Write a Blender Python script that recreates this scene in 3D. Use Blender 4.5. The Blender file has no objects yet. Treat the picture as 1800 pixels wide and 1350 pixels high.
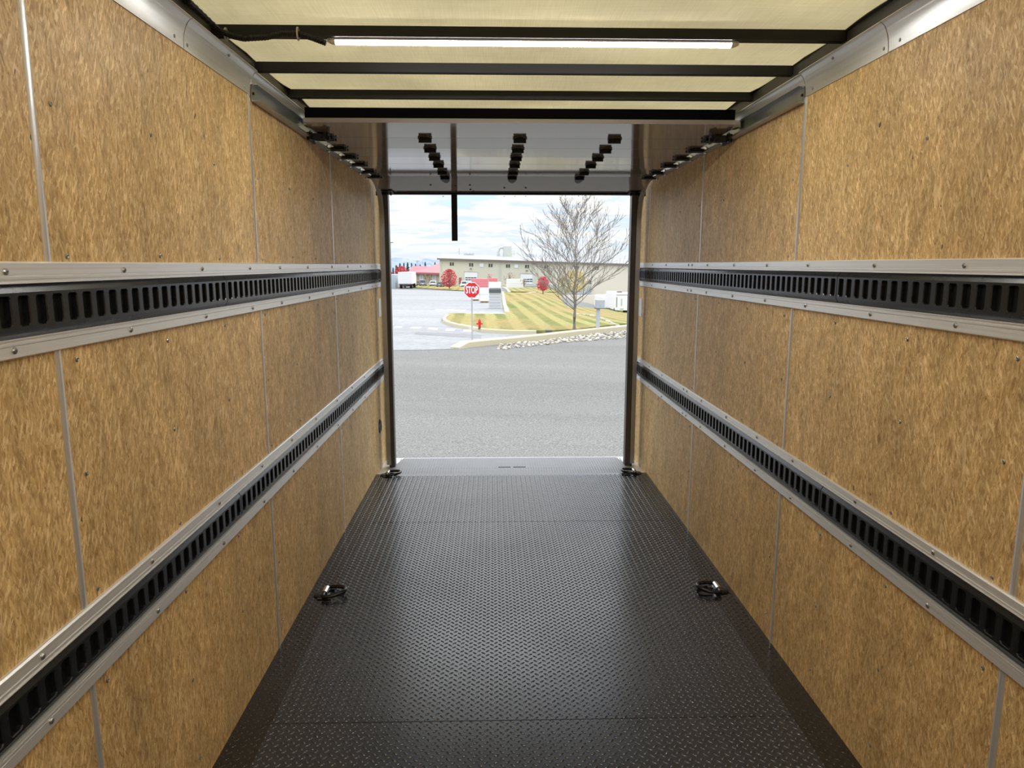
import bpy, bmesh, math, random
from mathutils import Vector, Matrix
from mathutils.geometry import tessellate_polygon
random.seed(7)
SC = bpy.context.scene
COL = SC.collection
PI = math.pi
# ---------------------------------------------------------------- camera
H = 1.4598; A = 0.8322; B = 1.0794; FPX = 1256.8
YAW, PITCH, ROLL = 0.0254, 0.1655, 0.0005
fw = Vector((math.sin(YAW)*math.cos(PITCH), math.cos(YAW)*math.cos(PITCH), -math.sin(PITCH)))
r0 = fw.cross(Vector((0, 0, 1))).normalized(); u0 = r0.cross(fw)
rt = math.cos(ROLL)*r0 + math.sin(ROLL)*u0; up = -math.sin(ROLL)*r0 + math.cos(ROLL)*u0
cd = bpy.data.cameras.new('camera'); cam = bpy.data.objects.new('camera', cd); COL.objects.link(cam)
cd.sensor_fit = 'HORIZONTAL'; cd.sensor_width = 36; cd.lens = FPX/1800*36
cd.clip_start = 0.02; cd.clip_end = 5000
cam.matrix_world = Matrix(((rt.x, up.x, -fw.x, 0), (rt.y, up.y, -fw.y, 0), (rt.z, up.z, -fw.z, H), (0, 0, 0, 1)))
SC.camera = cam
SC.view_settings.view_transform = 'Standard'; SC.view_settings.look = 'None'
SC.view_settings.exposure = 0.46; SC.view_settings.gamma = 1.0; SC.view_settings.use_curve_mapping = False
# ---------------------------------------------------------------- world: bright broken cloud
W = bpy.data.worlds.new('sky'); SC.world = W; W.use_nodes = True
N = W.node_tree.nodes; L = W.node_tree.links; N.clear()
def nd(t, **k):
    n = N.new(t)
    for a, v in k.items(): setattr(n, a, v)
    return n
out = nd('ShaderNodeOutputWorld'); bg = nd('ShaderNodeBackground'); L.new(bg.outputs[0], out.inputs[0])
tc = nd('ShaderNodeTexCoord'); sx = nd('ShaderNodeSeparateXYZ'); L.new(tc.outputs['Generated'], sx.inputs[0])
def wm(op, a, b=None, c=None):
    n = nd('ShaderNodeMath', operation=op)
    for i, v in enumerate((a, b, c)):
        if v is None: continue
        if isinstance(v, (int, float)): n.inputs[i].default_value = v
        else: L.new(v, n.inputs[i])
    return n.outputs[0]
zc = wm('MAXIMUM', sx.outputs[2], 0.0)
den = wm('ADD', zc, 0.09)
cx = wm('DIVIDE', sx.outputs[0], den); cy = wm('DIVIDE', sx.outputs[1], den)
cmb = nd('ShaderNodeCombineXYZ'); L.new(cx, cmb.inputs[0]); L.new(cy, cmb.inputs[1])
n1 = nd('ShaderNodeTexNoise'); L.new(cmb.outputs[0], n1.inputs['Vector'])
n1.inputs['Scale'].default_value = 1.5; n1.inputs['Detail'].default_value = 9; n1.inputs['Roughness'].default_value = 0.62; n1.inputs['Distortion'].default_value = 0.35
n2 = nd('ShaderNodeTexNoise'); L.new(cmb.outputs[0], n2.inputs['Vector'])
n2.inputs['Scale'].default_value = 0.55; n2.inputs['Detail'].default_value = 5
def ramp(src, stops):
    r = nd('ShaderNodeValToRGB'); L.new(src, r.inputs[0]); e = r.color_ramp.elements
    e[0].position, e[0].color = stops[0][0], stops[0][1]+(1,); e[1].position, e[1].color = stops[-1][0], stops[-1][1]+(1,)
    for p, c in stops[1:-1]:
        q = e.new(p); q.color = c+(1,)
    return r.outputs[0]
cloud = ramp(n1.outputs[0], [(0.36, (0.46, 0.62, 0.78)), (0.42, (0.50, 0.58, 0.70)), (0.47, (0.58, 0.62, 0.68)), (0.52, (0.72, 0.73, 0.74)), (0.57, (0.80, 0.785, 0.72)), (0.63, (0.76, 0.76, 0.74)), (0.72, (0.58, 0.61, 0.67))])
low = nd('ShaderNodeMix', data_type='RGBA'); L.new(ramp(zc, [(0.0, (0.9, 0.9, 0.9)), (0.07, (0, 0, 0))]), low.inputs[0])
L.new(cloud, low.inputs[6]); low.inputs[7].default_value = (0.68, 0.735, 0.775, 1)
fac = wm('MULTIPLY', wm('POWER', zc, 0.95), 2.7)
L.new(low.outputs[2], bg.inputs[0]); L.new(wm('ADD', fac, 0.92), bg.inputs[1])
sd = bpy.data.lights.new('sun', 'SUN'); sun = bpy.data.objects.new('sun', sd); COL.objects.link(sun)
sd.energy = 0.6; sd.angle = math.radians(25); sd.color = (1, 0.95, 0.86)
sun.rotation_euler = (math.radians(38), 0, math.radians(150))   # veiled sun, high, in front of the doorway
# ---------------------------------------------------------------- materials
MATS = {}
def mat(name, col, rough=0.5, metal=0.0, spec=0.5, emis=None, estr=0):
    if name in MATS: return MATS[name]
    m = bpy.data.materials.new(name); m.use_nodes = True; b = m.node_tree.nodes['Principled BSDF']
    b.inputs['Base Color'].default_value = tuple(col)+(1,); b.inputs['Roughness'].default_value = rough
    b.inputs['Metallic'].default_value = metal; b.inputs['Specular IOR Level'].default_value = spec
    if emis: b.inputs['Emission Color'].default_value = tuple(emis)+(1,); b.inputs['Emission Strength'].default_value = estr
    # every surface gets a little procedural variation
    nt = m.node_tree; t = nt.nodes.new('ShaderNodeTexCoord'); n = nt.nodes.new('ShaderNodeTexNoise'); n.inputs['Scale'].default_value = 7
    n.inputs['Detail'].default_value = 5; nt.links.new(t.outputs['Object'], n.inputs['Vector'])
    r = nt.nodes.new('ShaderNodeMapRange'); nt.links.new(n.outputs[0], r.inputs[0])
    r.inputs[3].default_value = max(0.02, rough-0.07); r.inputs[4].default_value = min(1, rough+0.07); nt.links.new(r.outputs[0], b.inputs['Roughness'])
    MATS[name] = m; return m
class NT:
    def __init__(s, m): s.t = m.node_tree; s.b = s.t.nodes['Principled BSDF']
    def n(s, t, **k):
        n = s.t.nodes.new(t)
        for a, v in k.items():
            if a.startswith('i_'): n.inputs[a[2:]].default_value = v
            else: setattr(n, a, v)
        return n
    def l(s, a, b): s.t.links.new(a, b)
    def coord(s, sc=(1, 1, 1), rot=(0, 0, 0), loc=(0, 0, 0)):
        c = s.n('ShaderNodeTexCoord'); r = s.n('ShaderNodeMapping'); m = s.n('ShaderNodeMapping')
        r.inputs['Rotation'].default_value = rot; m.inputs['Scale'].default_value = sc; m.inputs['Location'].default_value = loc
        s.l(c.outputs['Object'], r.inputs[0]); s.l(r.outputs[0], m.inputs[0]); return m.outputs[0]
    def noise(s, v, scale=1, detail=4, rough=0.55, dist=0):
        n = s.n('ShaderNodeTexNoise'); s.l(v, n.inputs['Vector']); n.inputs['Scale'].default_value = scale
        n.inputs['Detail'].default_value = detail; n.inputs['Roughness'].default_value = rough; n.inputs['Distortion'].default_value = dist
        return n.outputs[0]
    def ramp(s, src, stops):
        r = s.n('ShaderNodeValToRGB'); s.l(src, r.inputs[0]); e = r.color_ramp.elements
        f = lambda c: (c, c, c, 1) if isinstance(c, (int, float)) else tuple(c)+(1,)
        e[0].position, e[0].color = stops[0][0], f(stops[0][1]); e[1].position, e[1].color = stops[-1][0], f(stops[-1][1])
        for p, c in stops[1:-1]:
            q = e.new(p); q.color = f(c)
        return r.outputs[0]
    def mix(s, f, a, b, mode='MIX'):
        m = s.n('ShaderNodeMix', data_type='RGBA', blend_type=mode)
        for i, v in ((0, f), (6, a), (7, b)):
            if isinstance(v, (int, float)): m.inputs[i].default_value = v
            elif isinstance(v, tuple): m.inputs[i].default_value = v+(1,)
            else: s.l(v, m.inputs[i])
        return m.outputs[2]
    def bump(s, h, st, d=0.001):
        b = s.n('ShaderNodeBump'); b.inputs['Strength'].default_value = st; b.inputs['Distance'].default_value = d
        s.l(h, b.inputs['Height']); s.l(b.outputs[0], s.b.inputs['Normal'])
def raw(name, rough=0.5, metal=0, spec=0.5):
    m = bpy.data.materials.new(name); m.use_nodes = True; b = m.node_tree.nodes['Principled BSDF']
    b.inputs['Roughness'].default_value = rough; b.inputs['Metallic'].default_value = metal; b.inputs['Specular IOR Level'].default_value = spec
    MATS[name] = m; return m, NT(m)
# pressed strand board
m, t = raw('strand_board', 0.5, 0, 0.28)
v1 = t.coord((1, 120, 34)); v2 = t.coord((1, 150, 34), (0.42, 0, 0), (3, 1, 7)); v3 = t.coord((1, 150, 32), (-0.36, 0, 0), (1, 5, 2))
a1 = t.noise(v1, 1, 5, 0.62, 1.1); a2 = t.noise(v2, 1, 3, 0.5, 0.6); a3 = t.noise(v3, 1, 3, 0.5, 0.6)
base = t.ramp(a1, [(0.29, (0.305, 0.172, 0.062)), (0.42, (0.488, 0.305, 0.120)), (0.50, (0.586, 0.384, 0.159)), (0.60, (0.695, 0.481, 0.218)), (0.72, (0.854, 0.650, 0.345))])
c2 = t.mix(t.ramp(a2, [(0.57, 0), (0.62, 0.8)]), base, (0.900, 0.702, 0.377)); c3 = t.mix(t.ramp(a3, [(0.58, 0), (0.63, 0.7)]), c2, (0.756, 0.546, 0.260))
c4 = t.mix(t.ramp(t.noise(v3, 0.9, 2, 0.5, 1.5), [(0.30, 0.75), (0.36, 0)]), c3, (0.305, 0.173, 0.062))
bg_ = t.noise(t.coord((1, 46, 13), (0.12, 0, 0), (9, 2, 4)), 1, 2, 0.5, 1.0); c4 = t.mix(t.ramp(bg_, [(0.66, 0), (0.69, 0.6)]), c4, (0.878, 0.676, 0.364)); c4 = t.mix(t.ramp(bg_, [(0.27, 0.6), (0.30, 0)]), c4, (0.293, 0.163, 0.058))
md_ = t.noise(t.coord((1, 16, 6), (-0.2, 0, 0)), 1, 4, 0.6, 0.8); c4 = t.mix(1.0, c4, t.ramp(md_, [(0.3, 0.80), (0.5, 1.0), (0.7, 1.16)]), 'MULTIPLY')
spk = t.ramp(t.noise(t.coord((1, 62, 30), (0.2, 0, 0)), 1, 1, 0.5, 0.4), [(0.185, 0.9), (0.215, 0)])
c5 = t.mix(spk, c4, (0.05, 0.025, 0.012))
big = t.ramp(t.noise(t.coord((1, 3.5, 1.2)), 1, 2), [(0.3, 0.88), (0.7, 1.1)])
c6 = t.mix(1.0, c5, big, 'MULTIPLY'); t.l(c6, t.b.inputs['Base Color'])
t.l(t.ramp(a1, [(0.3, 0.58), (0.7, 0.44)]), t.b.inputs['Roughness']); t.bump(a1, 0.12, 0.002)
# black tread mat
def tread(name, col, lo, hi, spec):
    m, t = raw(name, lo, 0, spec)
    n = t.noise(t.coord((260, 260, 260)), 1, 3); t.l(t.ramp(n, [(0.3, tuple(c*0.8 for c in col)), (0.7, tuple(c*1.35 for c in col))]), t.b.inputs['Base Color'])
    n2 = t.noise(t.coord((2.2, 2.2, 2.2)), 1, 4); t.l(t.ramp(n2, [(0.35, lo), (0.7, hi)]), t.b.inputs['Roughness'])
    t.bump(n, 0.12, 0.0005); return m
tread('black_tread', (0.024, 0.027, 0.034), 0.23, 0.31, 1.0)
tread('black_gloss', (0.020, 0.019, 0.018), 0.14, 0.2, 0.6)
# brushed aluminium
def alum(name, col, r, vec, metal=1.0):
    m, t = raw(name, r, metal)
    n = t.noise(t.coord(vec), 1, 4, 0.6); t.l(t.ramp(n, [(0.3, tuple(c*0.9 for c in col)), (0.7, tuple(min(1, c*1.06) for c in col))]), t.b.inputs['Base Color'])
    t.l(t.ramp(n, [(0.3, r-0.06), (0.7, r+0.08)]), t.b.inputs['Roughness']); return m
alum('mill_aluminium', (0.80, 0.80, 0.795), 0.36, (260, 1.5, 260), 0.55)
alum('strip_aluminium', (0.68, 0.67, 0.66), 0.30, (200, 200, 2), 0.6)
alum('cove_aluminium', (0.62, 0.62, 0.61), 0.36, (120, 2, 120), 0.7)
alum('galvanised', (0.40, 0.41, 0.42), 0.38, (14, 9, 14))
mat('black_steel', (0.008, 0.008, 0.009), 0.27, 0.0, 0.5)
mat('slot_dark', (0.004, 0.004, 0.004), 0.6, 0, 0.2)
mat('bow_steel', (0.018, 0.017, 0.016), 0.5, 0, 0.25)
mat('black_satin', (0.010, 0.010, 0.011), 0.5, 0, 0.3)
mat('black_gloss_paint', (0.006, 0.006, 0.007), 0.24, 0, 0.5)
mat('bronze_post', (0.055, 0.047, 0.038), 0.42)
mat('ramp_plate', (0.17, 0.175, 0.185), 0.42, 0, 0.7)
mat('bright_steel', (0.75, 0.75, 0.75), 0.22, 1.0)
mat('screw_steel', (0.40, 0.40, 0.40), 0.35, 1.0)
mat('rubber', (0.004, 0.004, 0.004), 0.9, 0, 0.0)
mat('cream_metal', (0.19, 0.205, 0.085), 0.6, 0, 0.2)
mat('webbing', (0.012, 0.012, 0.012), 0.8)
mat('dark_rail', (0.05, 0.048, 0.045), 0.5)
mat('lamp_body', (0.62, 0.60, 0.58), 0.4)
mat('lamp_lens', (1, 1, 1), 0.3, emis=(1, 0.985, 0.97), estr=60)
mat('tie', (0.45, 0.42, 0.38), 0.4)
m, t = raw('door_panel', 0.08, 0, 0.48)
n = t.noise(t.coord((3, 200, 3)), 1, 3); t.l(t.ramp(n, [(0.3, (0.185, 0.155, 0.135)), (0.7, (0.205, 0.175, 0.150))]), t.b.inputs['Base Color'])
# translucent fibreglass roof
m, t = raw('roof_skin', 0.6); m.node_tree.nodes.remove(t.b)
w = t.noise(t.coord((420, 6, 1)), 1, 3, 0.7); w2 = t.noise(t.coord((6, 260, 1)), 1, 3, 0.7); w3 = t.noise(t.coord((2, 2.5, 1)), 1, 3)
cc = t.mix(0.5, t.ramp(w, [(0.3, (0.54, 0.49, 0.345)), (0.7, (0.74, 0.68, 0.52))]), t.ramp(w2, [(0.3, (0.56, 0.51, 0.37)), (0.7, (0.71, 0.65, 0.50))]))
cc = t.mix(1.0, cc, t.ramp(w3, [(0.3, 0.86), (0.7, 1.0)]), 'MULTIPLY')
tr = t.n('ShaderNodeBsdfTranslucent'); df = t.n('ShaderNodeBsdfDiffuse'); mx = t.n('ShaderNodeMixShader'); mx.inputs[0].default_value = 0.28
t.l(cc, tr.inputs[0]); t.l(cc, df.inputs[0]); t.l(tr.outputs[0], mx.inputs[1]); t.l(df.outputs[0], mx.inputs[2])
t.l(mx.outputs[0], m.node_tree.nodes['Material Output'].inputs[0])
# asphalt
def asphalt(name, c1, c2, sc=(38, 38, 38)):
    m, t = raw(name, 0.85, 0, 0.25)
    n = t.noise(t.coord(sc), 1, 5, 0.8); n2 = t.noise(t.coord((0.05, 0.35, 0.3), (0, 0, 0.25)), 1, 5, 0.6)
    c = t.ramp(n, [(0.35, c1), (0.65, c2)]); c = t.mix(1.0, c, t.ramp(n2, [(0.3, 0.86), (0.7, 1.1)]), 'MULTIPLY')
    t.l(c, t.b.inputs['Base Color']); return m
asphalt('lot_asphalt', (0.06, 0.059, 0.055), (0.285, 0.282, 0.268))
asphalt('road_asphalt', (0.25, 0.252, 0.262), (0.34, 0.342, 0.352), (3, 3, 3))
asphalt('patch_asphalt', (0.22, 0.222, 0.225), (0.28, 0.28, 0.28), (4, 4, 4))
mat('kerb', (0.50, 0.45, 0.32), 0.85)
mat('kerb_pale', (0.56, 0.52, 0.41), 0.85)
m, t = raw('lawn', 0.95, 0, 0.1)
wv = t.n('ShaderNodeTexWave', wave_type='BANDS', bands_direction='X'); wv.inputs['Scale'].default_value = 0.26; wv.inputs['Distortion'].default_value = 1.0; wv.inputs['Detail'].default_value = 1; wv.inputs['Detail Scale'].default_value = 0.4
t.l(t.coord((1, 1, 1), (0, 0, -0.02)), wv.inputs['Vector'])
g = t.mix(t.ramp(wv.outputs[0], [(0.3, 0), (0.7, 1)]), (0.155, 0.18, 0.055), (0.31, 0.30, 0.115))
pt = t.ramp(t.noise(t.coord((0.14, 0.1, 0.2)), 1, 6, 0.65), [(0.40, 0), (0.60, 0.85)])
g = t.mix(pt, g, (0.34, 0.25, 0.11)); g = t.mix(1.0, g, t.ramp(t.noise(t.coord((5, 5, 5)), 1, 4), [(0.3, 0.75), (0.7, 1.15)]), 'MULTIPLY')
t.l(g, t.b.inputs['Base Color'])
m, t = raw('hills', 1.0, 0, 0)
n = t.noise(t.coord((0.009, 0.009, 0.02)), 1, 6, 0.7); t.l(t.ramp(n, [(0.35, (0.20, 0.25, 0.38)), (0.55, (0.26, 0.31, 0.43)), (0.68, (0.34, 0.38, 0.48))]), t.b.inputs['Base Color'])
for nm, c in dict(white_paint=(0.80, 0.80, 0.80), sign_red=(0.62, 0.012, 0.02), sign_white=(0.80, 0.80, 0.80), sign_back=(0.4, 0.4, 0.4), hydrant_red=(0.62, 0.015, 0.02),
                  cream_wall=(0.58, 0.56, 0.46), pale_wall=(0.70, 0.65, 0.54), roof_grey=(0.31, 0.32, 0.34), dark_trim=(0.17, 0.15, 0.13), brick_red_roof=(0.44, 0.13, 0.15),
                  tan_wall=(0.48, 0.42, 0.33), dark_glass=(0.045, 0.05, 0.055), wrap_white=(0.74, 0.75, 0.76), sheet_shaded=(0.50, 0.51, 0.53), pallet_wood=(0.36, 0.24, 0.13), paver_red=(0.66, 0.20, 0.22), paver_orange=(0.56, 0.24, 0.16),
                  wrap_dark=(0.09, 0.095, 0.10), box_grey=(0.44, 0.48, 0.52), bark=(0.22, 0.195, 0.165), leaf_red=(0.50, 0.075, 0.08), leaf_bright_red=(0.55, 0.05, 0.07), leaf_yellow=(0.52, 0.41, 0.12), leaf_olive=(0.33, 0.30, 0.14),
                  leaf_green=(0.055, 0.11, 0.055), leaf_brown=(0.30, 0.22, 0.15), car_grey=(0.20, 0.21, 0.23), car_black=(0.035, 0.035, 0.04), car_brown=(0.22, 0.10, 0.08), duct=(0.52, 0.53, 0.48), pole_grey=(0.42, 0.43, 0.44),
                  container_blue=(0.46, 0.53, 0.58), tail_red=(0.5, 0.02, 0.02), sticker=(0.62, 0.62, 0.62), stone=(0.55, 0.52, 0.45), drain=(0.10, 0.09, 0.08), door_red=(0.35, 0.10, 0.09)).items():
    mat(nm, c, 0.25 if nm.startswith('car') or nm == 'dark_glass' else 0.65, 0, 0.5)
M = MATS
# ---------------------------------------------------------------- mesh helpers
class MB:
    def __init__(s): s.b = bmesh.new()
    def face(s, pts):
        return s.b.faces.new([s.b.verts.new(p) for p in pts])
    def hexa(s, p):   # p: 8 points, bottom 4 then top 4
        v = [s.b.verts.new(q) for q in p]
        for f in ((3, 2, 1, 0), (4, 5, 6, 7), (0, 1, 5, 4), (1, 2, 6, 5), (2, 3, 7, 6), (3, 0, 4, 7)): s.b.faces.new([v[i] for i in f])
        return s
    def box(s, x0, x1, y0, y1, z0, z1):
        return s.hexa([(x0, y0, z0), (x1, y0, z0), (x1, y1, z0), (x0, y1, z0), (x0, y0, z1), (x1, y0, z1), (x1, y1, z1), (x0, y1, z1)])
    def loft(s, rings, close=True, caps=True):
        R = [[s.b.verts.new(p) for p in r] for r in rings]; n = len(R[0])
        for a, b in zip(R, R[1:]):
            for i in range(n if close else n-1):
                j = (i+1) % n; s.b.faces.new((a[i], a[j], b[j], b[i]))
        if caps and close:
            s.b.faces.new(R[0][::-1]); s.b.faces.new(R[-1])
        return s
    def tube(s, pts, r, n=8, caps=True):
        pts = [Vector(p) for p in pts]; rs = r if isinstance(r, (list, tuple)) else [r]*len(pts); rings = []
        for i, p in enumerate(pts):
            d = (pts[min(i+1, len(pts)-1)]-pts[max(i-1, 0)]).normalized()
            u = d.cross(Vector((0, 0, 1)));
            if u.length < 0.05: u = d.cross(Vector((0, 1, 0)))
            u.normalize(); v = d.cross(u)
            rings.append([p+rs[i]*(math.cos(2*PI*k/n)*u+math.sin(2*PI*k/n)*v) for k in range(n)])
        return s.loft(rings, True, caps)
    def lathe(s, c, prof, n=14, axis='Z'):
        rings = []
        for r, z in prof:
            ring = []
            for k in range(n):
                x, y = r*math.cos(2*PI*k/n), r*math.sin(2*PI*k/n)
                q = (x, y, z) if axis == 'Z' else ((z, x, y) if axis == 'X' else (x, z, y))
                ring.append((c[0]+q[0], c[1]+q[1], c[2]+q[2]))
            rings.append(ring)
        return s.loft(rings)
    def prism(s, poly, ext):   # poly: 3-D polygon, ext: vector
        e = Vector(ext); return s.loft([poly, [Vector(p)+e for p in poly]])
    def torus(s, c, R, r, n=28, k=8, sy=1.0, tilt=0.0):
        rings = []
        for i in range(n):
            a = 2*PI*i/n; ring = []
            for j in range(k):
                q = 2*PI*j/k; x = (R+r*math.cos(q))*math.cos(a); y = (R+r*math.cos(q))*math.sin(a)*sy; z = r*math.sin(q)
                ring.append((c[0]+x, c[1]+y, c[2]+z+x*tilt))
            rings.append(ring)
        rings.append(rings[0])
        s.loft(rings, True, False); bmesh.ops.remove_doubles(s.b, verts=s.b.verts, dist=1e-6); return s
    def mesh(s, name, m, smooth=None, bevel=0):
        if bevel: bmesh.ops.bevel(s.b, geom=[e for e in s.b.edges], offset=bevel, segments=2, affect='EDGES', profile=0.6)
        bmesh.ops.recalc_face_normals(s.b, faces=s.b.faces)
        me = bpy.data.meshes.new(name); s.b.to_mesh(me); s.b.free(); me.materials.append(m if not isinstance(m, str) else M[m])
        if smooth is not None: smooth_by(me, smooth)
        return me
    def build(s, name, m, parent=None, loc=None, smooth=None, bevel=0):
        return link(name, s.mesh(name, m, smooth, bevel), parent, loc)
def smooth_by(me, ang):
    b = bmesh.new(); b.from_mesh(me); sh = []
    for f in b.faces: f.smooth = True
    for e in b.edges:
        if len(e.link_faces) != 2 or e.calc_face_angle(0) > ang: e.smooth = False
    b.to_mesh(me); b.free()
def link(name, me, parent=None, loc=None):
    o = bpy.data.objects.new(name, me); COL.objects.link(o)
    if parent is not None: o.parent = parent
    if loc is not None: o.location = loc
    return o
def tag(o, label, cat, group=None, kind=None):
    if label: o['label'] = label
    if cat: o['category'] = cat
    if group: o['group'] = group
    if kind: o['kind'] = kind
    return o
def thing(name, label, cat, loc=(0, 0, 0), rz=0, group=None):
    o = bpy.data.objects.new(name, None); COL.objects.link(o); o.location = loc; o.rotation_euler = (0, 0, rz); o.empty_display_size = 0.1
    return tag(o, label, cat, group)
def struct(o, label=None, cat=None): return tag(o, label, cat, None, 'structure')
def kids(o): return [c for c in bpy.data.objects if c.parent == o]
def copy_tree(o, parent=None):
    c = o.copy(); COL.objects.link(c); c.parent = parent
    for ch in kids(o): copy_tree(ch, c)
    return c
def SX(side, d=0.0): return -A+d if side == 'L' else B-d      # wall plane offset d into the room
# =================================================================== CARGO BODY
S = 1.2075; Y0 = 1.372; YEND = 5.42; YF = -1.3; ZW = 2.036; ZR = 2.185
# walls (board, with a real groove where the strips sit)
for side, nm in (('L', 'wall_left'), ('R', 'wall_right')):
    b = MB(); o = -1 if side == 'L' else 1; x = SX(side)
    b.box(min(x, x+o*0.03), max(x, x+o*0.03), YF, YEND, -0.03, 2.10)
    w = b.build(nm, 'strand_board'); struct(w, 'pressed strand board wall on the %s side of the cargo body' % ('left' if side == 'L' else 'right'), 'wall')
w = MB().box(-A-0.03, B+0.03, YF-0.04, YF, -0.03, ZR).build('wall_front', 'strand_board'); struct(w, 'strand board front bulkhead behind the viewpoint', 'wall')
# screws in the boards: same stud grid on both sides
sm = MB().lathe((0, 0, 0), [(0.0055, -0.002), (0.0055, 0.001), (0.0035, 0.0025), (0.0028, 0.0010)], 10, 'X').mesh('screw', 'screw_steel')
mk = MB().lathe((0, 0, 0), [(0.0085, -0.002), (0.0085, 0.0003)], 12, 'X').mesh('screw_recess', 'slot_dark')
for side in 'LR':
    wl = bpy.data.objects['wall_left' if side == 'L' else 'wall_right']; sg = 1 if side == 'L' else -1
    for k in range(10):
        y = 1.436+0.3975*k
        if abs((y-Y0) % S) < 0.0: continue
        for z in (1.763, 1.482, 1.275, 1.04, 0.79, 0.586, 0.33, 0.09):
            if k > 4 and z < 1.0 and (k % 2): continue
            jx = random.uniform(-.006, .006); jz = random.uniform(-.008, .008)
            if not (k % 3 == 0) and z in (1.482,) and side == 'R': continue
            c = link('screw', sm, wl, (SX(side), y+jx, z+jz)); c.scale.x = sg
# floor ------------------------------------------------------------
YT = 4.89
fl = MB(); fl.box(-A-0.03, B+0.03, YF, YT, -0.05, 0.0)
DYR = 0.0148
for k in range(int((YT-1.0)/DYR)):
    y = 0.98+k*DYR
    for i in range(60):
        x = -A+0.010+i*0.0324+(0.0162 if k % 2 else 0)
        if x > B-0.012: continue
        a = math.radians(39 if k % 2 else -39)+random.uniform(-.05, .05); ca, sa = math.cos(a), math.sin(a); l, w_ = 0.0105, 0.0036; hh = 0.0032
        P = lambda u, v, z: fl.b.verts.new((x+u*ca-v*sa, y+u*sa+v*ca, z))
        q = [P(-l, 0, 0), P(-l*0.55, -w_, 0), P(l*0.55, -w_, 0), P(l, 0, 0), P(l*0.55, w_, 0), P(-l*0.55, w_, 0)]; r = [P(-l*0.55, 0, hh), P(l*0.55, 0, hh)]
        F = fl.b.faces.new
        F((q[0], q[1], r[0])); F((q[1], q[2], r[1], r[0])); F((q[2], q[3], r[1])); F((q[3], q[4], r[1])); F((q[4], q[5], r[0], r[1])); F((q[5], q[0], r[0]))
me = bpy.data.meshes.new('floor'); fl.b.to_mesh(me); fl.b.free(); me.materials.append(M['black_tread']); me.materials.append(M['black_gloss'])
for p in me.polygons:
    c = p.center; p.use_smooth = len(p.vertices) <= 4 and abs(c.z-0.0015) < 0.0013
    if len(p.vertices) <= 4 and abs(c.z) < 0.01 and (c.x < -0.722 or c.x > 0.972) and c.y > 0.9: p.material_index = 1
fo = link('floor', me); struct(fo, 'black diamond tread floor of the cargo body', 'floor')
for x0, x1, nm in ((-A, -0.722, 'trim_1'), (0.972, B, 'trim_2')):
    struct(MB().box(x0, x1, YF, YT, -0.01, 0.0008).build(nm, 'black_gloss'), 'shiny black tread strip along the %s wall' % ('left' if x0 < 0 else 'right'), 'trim')
for y, nm in ((2.11, 'trim_3'), (3.93, 'trim_4')):
    struct(MB().box(-A, B, y, y+0.0022, -0.01, 0.0010).build(nm, 'black_gloss'), 'thin cross seam in the tread floor', 'trim')
# sill
sl = MB().box(-A-0.03, B+0.03, YT, 5.40, -0.09, -0.022); struct(sl.build('trim_5', 'mill_aluminium'), 'bright aluminium threshold plate at the rear opening', 'trim')
b = MB()
b.prism([(-0.80, YT, -0.022), (1.04, YT, -0.022), (0.945, 5.37, -0.022), (-0.70, 5.37, -0.022)], (0, 0, 0.006))
n = 90
for i in range(n):
    x = -0.715+1.685*i/(n-1); b.box(x-0.003, x+0.003, YT+0.002, 5.06, -0.017, -0.0125)
    b.box(x-0.002, x+0.002, 5.08, 5.36, -0.017, -0.0145)
for x in (0.02, 0.13): pass
o = b.build('trim_6', 'ramp_plate'); struct(o, 'ribbed dark steel ramp plate at the end of the floor', 'trim')
for x in (0.075, 0.185): struct(MB().box(x-0.045, x+0.045, 5.10, 5.112, -0.018, -0.0142).build('trim_7' if x < 0.1 else 'trim_8', 'slot_dark'), 'short dark slot in the threshold plate', 'trim')
# vertical seam strips --------------------------------------------
ti = 9
SEAM = {'L': [0.165, 1.3763, 2.5785, 3.8007], 'R': [0.165, 1.3714, 2.5684, 3.7713]}
for side in 'LR':
    for k, y in enumerate(SEAM[side]):
        sg = 1 if side == 'L' else -1; x = SX(side); b = MB(); hw = 0.0105; prof = []
        for i in range(7):
            u = -1+2*i/6; prof.append((u*hw, 0.0005+0.0028*(1-u*u)))
        zt = ZW if k < 2 else 2.03
        b.loft([[(x+sg*d, y+u, z) for u, d in prof]+[(x-sg*0.002, y+hw, z), (x-sg*0.002, y-hw, z)] for z in (0.0, zt)])
        struct(b.build('trim_%d' % ti, 'strip_aluminium', smooth=0.6), 'flat aluminium joint strip on the %s wall' % ('left' if side == 'L' else 'right'), 'trim'); ti += 1
    y = 5.04 if side == 'L' else 5.03
    x = SX(side); sg = 1 if side == 'L' else -1
    struct(MB().box(min(x, x+sg*0.0018), max(x, x+sg*0.0018), y-0.004, y+0.004, 0.0, 1.98).build('trim_%d' % ti, 'strip_aluminium'), 'thin aluminium joint strip nearest the doorway on the %s wall' % ('left' if side == 'L' else 'right'), 'trim'); ti += 1
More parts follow.
